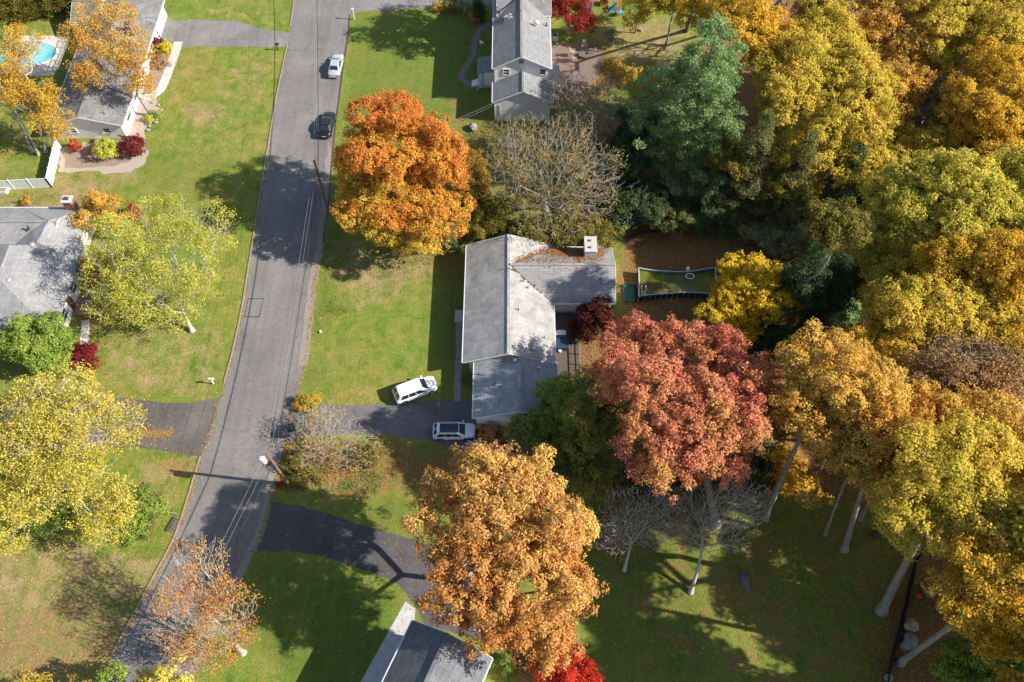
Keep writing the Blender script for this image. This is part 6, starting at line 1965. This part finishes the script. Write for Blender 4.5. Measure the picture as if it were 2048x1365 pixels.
boulder('boulder', 'small pale stone at the bottom end of the silt fence', 'boulder', A(1777, 1357, 0), (.45, .4, .3), mat('rock_pale', (.42, .41, .40)), 4)
boulder('rock_ledge', 'long flat grey rock ledge lying alone on the shaded lawn', 'rock', A(1488, 1162, 0), (.55, 1.35, .35), mat('rock_dark', (.13, .13, .135), .9, .4, 4, bump=.8), 5, .12)
for i, (px, py) in enumerate(((323, 222), (318, 232), (312, 246), (300, 254), (297, 262), (306, 206), (318, 212))):
    boulder('edging_stone', 'pale edging stone along the bed beside the leaning maple', 'stone', A(px, py, 0), (.28 + .06 * (i % 3), .24, .2), mat('rock_pale', (.42, .41, .40)), 20 + i)['group'] = 'pale edging stones of the bed'
t = thing('marker_flag', 'small orange marker on the leaf litter right of the silt fence', 'marker', tuple(A(1833, 1194, 0)))
MB().box(-.02, .02, -.02, .02, 0, .5).build('stake', M_STAKE, t)
MB().box(-.3, .3, -.2, .22, .28, .5).build('flag', mat('flag_orange', (.62, .09, .03), .7, .1, 3), t)
t = thing('garden_rocks_log', 'fallen grey branch on the lawn left of the lower road', 'branch', tuple(A(342, 1028, 0)))
fb = MB(); fb.tube([(-.6, 0, .1), (-.1, .1, .14), (.5, .0, .1), (.9, -.15, .08)], [.05, .09, .08, .03], 7)
fb.tube([(.1, .08, .14), (.4, .35, .2)], [.04, .02], 5)
fb.build('wood', BARK, t)
t.name = 'fallen_branch'

# backyard of the white two-storey house
M_CHAIR = mat('chair_teak', (.36, .30, .24), .8, .2, 5)
def chair(label, pos, rz, m, group=None):
    t = thing('patio_chair', label, 'chair', tuple(pos), rz, group)
    MB().bar((-.28, 0, .40), (.28, 0, .32), .56, .05).build('seat', m, t)
    MB().bar((-.26, 0, .36), (-.58, 0, 1.05), .56, .05).build('backrest', m, t)
    for s in (-.31, .31):
        MB().bar((-.3, s, .6), (.32, s, .6), .11, .035).build('arm', m, t)
        for x in (-.28, .27):
            MB().box(x - .035, x + .035, s - .035, s + .035, 0, .6).build('leg', m, t)
    return t
for (px, py, a, lab) in ((1146, 108, 0, 'left chair of the patio seating group, back to the house'), (1148, 120, .3, 'lower left chair of the patio seating group'), (1168, 96, -1.6, 'top chair of the patio seating group'), (1182, 108, 3.0, 'right chair of the patio seating group')):
    chair(lab, A(px, py, .4), a, M_CHAIR)
t = thing('fire_pit', 'round dark fire pit table between the patio chairs', 'fire pit', tuple(A(1166, 114, 0)))
MB().cyl((0, 0), .55, 0, .45, 18).build('bowl', mat('fire_pit', (.07, .065, .06), .8, .3, 4), t)
MB().cyl((0, 0), .68, .45, .52, 18).build('table_rim', mat('fire_pit_rim', (.12, .11, .10), .7, .3, 4), t)
for px, py, lab in ((1220, 70, 'upper dark chair out on the backyard lawn'), (1221, 82, 'lower dark chair out on the backyard lawn')):
    chair(lab, A(px, py, .35), 2.6, mat('chair_dark', (.10, .10, .11), .6, .2, 4))
t = thing('lawn_chair', 'small white chair beside the curved paver path', 'chair', tuple(A(964, 90, 0)), .5)
MB().box(-.25, .25, -.25, .25, .38, .43).build('seat', M_WHITE, t)
MB().box(-.27, -.22, -.25, .25, .43, .95).build('backrest', M_WHITE, t)
for sx in (-.22, .22):
    for sy in (-.22, .22):
        MB().box(sx - .025, sx + .025, sy - .025, sy + .025, 0, .38).build('leg', M_WHITE, t)
M_BLUE = mat('toy_blue', (.08, .30, .58), .4, .1, 3)
M_REDTOY = mat('toy_red', (.45, .05, .03), .4, .1, 3)
M_YELTOY = mat('toy_orange', (.50, .24, .06), .4, .1, 3)
def play_slide(label, pos, rz):
    t = thing('play_slide', label, 'slide', tuple(pos), rz)
    m_ = MB(); m_.bar((-.9, 0, .1), (.5, 0, 1.25), .55, .06); m_.bar((-.9, .27, .2), (.5, .27, 1.35), .05, .2); m_.bar((-.9, -.27, .2), (.5, -.27, 1.35), .05, .2)
    m_.build('chute', M_BLUE, t)
    m_ = MB(); m_.box(.5, 1.1, -.32, .32, 1.15, 1.22)
    m_.build('platform', M_REDTOY, t)
    m_ = MB()
    for k in range(4): m_.bar((1.15 + .08 * (3 - k), -.25, .2 + k * .27), (1.15 + .08 * (3 - k), .25, .2 + k * .27), .07)
    m_.build('ladder', M_YELTOY, t)
    for sx in (.55, 1.05):
        for sy in (-.28, .28):
            MB().box(sx - .04, sx + .04, sy - .04, sy + .04, 0, 1.15).build('post', M_YELTOY, t)
    return t
play_slide('blue toy slide on the top edge beside the blood red maple', A(1180, 22, 0), 1.3)
play_slide('second blue toy slide, the right one on the backyard lawn', A(1226, 22, 0), .5)
t = thing('play_table', 'low blue and red toy water table right of the slides', 'toy', tuple(A(1238, 30, 0)), .4)
MB().box(-.55, .55, -.35, .35, .45, .58).build('tray', M_BLUE, t, bevel=.02)
for sx in (-.45, .45):
    for sy in (-.28, .28):
        MB().box(sx - .04, sx + .04, sy - .04, sy + .04, 0, .45).build('leg', M_REDTOY, t)
t = thing('play_house', 'small red roofed toy house on the top edge of the backyard', 'toy house', tuple(A(1208, 10, 0)))
MB().box(-.6, .6, -.5, .5, 0, 1.0).build('wall', M_YELTOY, t)
sp = MB(); slab(sp, [(-.75, -.6, 1.0), (0, -.6, 1.5), (0, .6, 1.5), (-.75, .6, 1.0)], .05); slab(sp, [(0, -.6, 1.5), (.75, -.6, 1.0), (.75, .6, 1.0), (0, .6, 1.5)], .05)
sp.build('roof', M_REDTOY, t)
t = thing('stump_seat', 'pale low tree stump on the striped backyard lawn', 'stump', tuple(A(1281, 62, 0)))
MB().cyl((0, 0), .34, 0, .38, 12, .3).build('wood', mat('cut_wood', (.30, .21, .13)), t)
t = thing('air_conditioner', 'grey outdoor air conditioner against the east wall of the white two storey house', 'air conditioner', tuple(A(1110, 80, 0)))
MB().box(-.45, .45, -.45, .45, .05, .9).build('case', M_METAL, t, bevel=.03)
MB().cyl((0, 0), .36, .9, .93, 18).build('fan_grille', M_DARKMETAL, t)
# flagstones and things at the garage corner
t = thing('cardboard_pile', 'brown cardboard boxes heaped at the gable corner in front of the silver crossover', 'boxes', tuple(A(960, 856, 0)))
MB().box(-.5, .2, -.4, .3, 0, .55).build('box', mat('cardboard', (.33, .23, .14), .9, .2, 4), t)
MB().box(.15, .7, -.2, .45, 0, .4).build('box', mat('cardboard_dark', (.22, .15, .10), .9, .2, 4), t)
t.name = 'cardboard_heap'
t = thing('lawn_ball', 'tiny white ball on the lawn near the road', 'ball', tuple(A(641, 665, 0)))
MB().ell((0, 0, .15), (.16, .16, .16), 12, 8).build('shell', M_WHITE, t, smooth=True)

# ------------------------------------------------------------------ fallen leaves: one loose mass
def fallen():
    n = 170000
    # over the ground the photo shows, evenly per unit of ground
    x = RNG.uniform(-80, 85, n); y = RNG.uniform(8, 112, n)
    lit = cover_at(x, y, 0)
    drift = smooth_noise(np.c_[x, y, 0 * x], RNG, 9.0)
    shade_lawn = ((x > 8) & (y < 36)).astype(float) * .24
    left_lawn = ((x < -30) & (y < 36)).astype(float) * .20
    p = .045 + .42 * lit * (.4 + drift) + shade_lawn + left_lawn + .05 * drift * (x < -22)
    # drifts under the trees that shed them
    tint = np.full((n, 3), -1.0)
    for cx, cy, R_, pal_ in CROWNS:
        if R_ < 1.6 or pal_ in ('dark', 'pine', 'pinedark', 'olive', 'green', 'sage'): continue
        d2 = ((x - cx + .25 * R_) ** 2 + (y - cy) ** 2) / (1.25 * R_) ** 2
        w = .26 * np.exp(-d2 ** 1.5) * (.3 + 1.2 * drift)
        p += w
        hit = RNG.uniform(size=n) < w * 4
        tint[hit] = np.array(PAL[pal_][1]) * .9
    # thicker along the road edges
    for R_, k in ((RL, .5), (RR, .38)):
        xe = np.interp(y, R_[::-1, 1], R_[::-1, 0])
        p += k * np.exp(-((x - xe) / .45) ** 2) * (.3 + drift) * (y < 78)
    xl, xr = np.interp(y, RL[::-1, 1], RL[::-1, 0]), np.interp(y, RR[::-1, 1], RR[::-1, 0])
    road = (x > xl + .5) & (x < xr - .5)
    p[road] = .012 + .03 * (y[road] < 45)
    # leaf mould band in the left drive
    a = A(300, 868, 0)
    p += .55 * np.exp(-((x - a.x) / 2.6) ** 4) * np.exp(-((y - a.y) / .55) ** 2)
    ok = RNG.uniform(size=n) < p
    x, y, tint = x[ok], y[ok], tint[ok]
    # leaf mould band in the left drive, windrows along the road edges
    ex, ey = [], []
    k = 2200
    ex.append(RNG.uniform(A(225, 870).x, A(345, 870).x, k)); ey.append(A(300, 868).y + RNG.normal(0, .42, k) * RNG.uniform(.3, 1, k))
    for R_, k, sgn in ((RL, 9000, 1), (RR, 7000, -1)):
        i = RNG.integers(18, 117, k); f = RNG.uniform(size=k)[:, None]
        q = R_[i] * (1 - f) + R_[i + 1] * f
        keep = RNG.uniform(size=k) < smooth_noise(np.c_[q, 0 * q[:, :1]], RNG, 7.0) * np.clip((88 - q[:, 1]) / 50, .1, 1)
        ex.append((q[:, 0] + sgn * np.abs(RNG.normal(0, .28, k)) - .15 * sgn)[keep]); ey.append(q[:, 1][keep])
    ex, ey = np.concatenate(ex), np.concatenate(ey)
    x, y = np.concatenate([x, ex]), np.concatenate([y, ey])
    tint = np.concatenate([tint, np.full((len(ex), 3), -1.0)])
    C = np.c_[x, y, RNG.uniform(.02, .05, len(x))]
    nr = unit(len(C), RNG) * .35 + np.array([0, 0, 1])
    V, F = leaf_q(C, nr, .085)
    pal = np.array([(.42, .26, .09), (.50, .36, .12), (.34, .17, .06), (.55, .44, .22), (.45, .30, .14), (.30, .15, .07)])
    base_c = np.where(tint[:, :1] >= 0, tint, pal[RNG.integers(0, len(pal), len(C))])
    col = base_c * RNG.uniform(.7, 1.2, (len(C), 1))
    o = npmesh('fallen_leaves', V, F, LEAF, None, facecol=col)
    tag(o, 'scattered fallen leaves on lawns, road edges and forest floor', 'fallen leaves', kind='stuff')
fallen()

def tufts():
    """short grass tufts standing in the unmown patch beside the road"""
    polys = [([(648, 480), (880, 500), (870, 560), (720, 620), (640, 640), (625, 600)], 1700, .13), ([(560, 930), (830, 950), (840, 1000), (700, 985), (570, 985)], 1300, .22), ([(250, 980), (330, 985), (300, 1080), (240, 1080)], 1200, .3)]
    VV, CC = [], []
    for poly, n, hgt in polys:
        P = np.array(AX(poly))
        x = RNG.uniform(P[:, 0].min(), P[:, 0].max(), n * 2); y = RNG.uniform(P[:, 1].min(), P[:, 1].max(), n * 2)
        k = inpoly(x, y, [tuple(p) for p in P])
        x, y = x[k], y[k]
        k = RNG.uniform(size=len(x)) < (smooth_noise(np.c_[x, y, 0 * x], RNG, 5.0) - .25) * 1.6
        x, y = x[k], y[k]
        nz = smooth_noise(np.c_[x, y, 0 * x], RNG, 3.0)
        for j in range(3):
            a = RNG.uniform(0, 6.28, len(x)); h = hgt * RNG.uniform(.5, 1.2, len(x)); lean = RNG.uniform(.1, .35, len(x))
            bx, by = x + RNG.normal(0, .06, len(x)), y + RNG.normal(0, .06, len(x))
            w_ = .045
            p0 = np.c_[bx - w_ * np.sin(a), by + w_ * np.cos(a), 0 * x]
            p1 = np.c_[bx + w_ * np.sin(a), by - w_ * np.cos(a), 0 * x]
            p2 = np.c_[bx + lean * np.cos(a), by + lean * np.sin(a), h]
            VV.append(np.stack([p0, p1, p2], 1).reshape(-1, 3))
            CC.append(palette_mix(np.clip(nz + RNG.normal(0, .15, len(x)), 0, 1), [(.14, .22, .040), (.22, .27, .060), (.36, .31, .12), (.48, .39, .20)]))
    V = np.concatenate(VV)
    o = npmesh('grass', V, np.arange(len(V)).reshape(-1, 3), LEAF, None, facecol=np.concatenate(CC))
    tag(o, 'taller unmown grass tufts on the verge beside the road', 'grass', kind='stuff')
tufts()
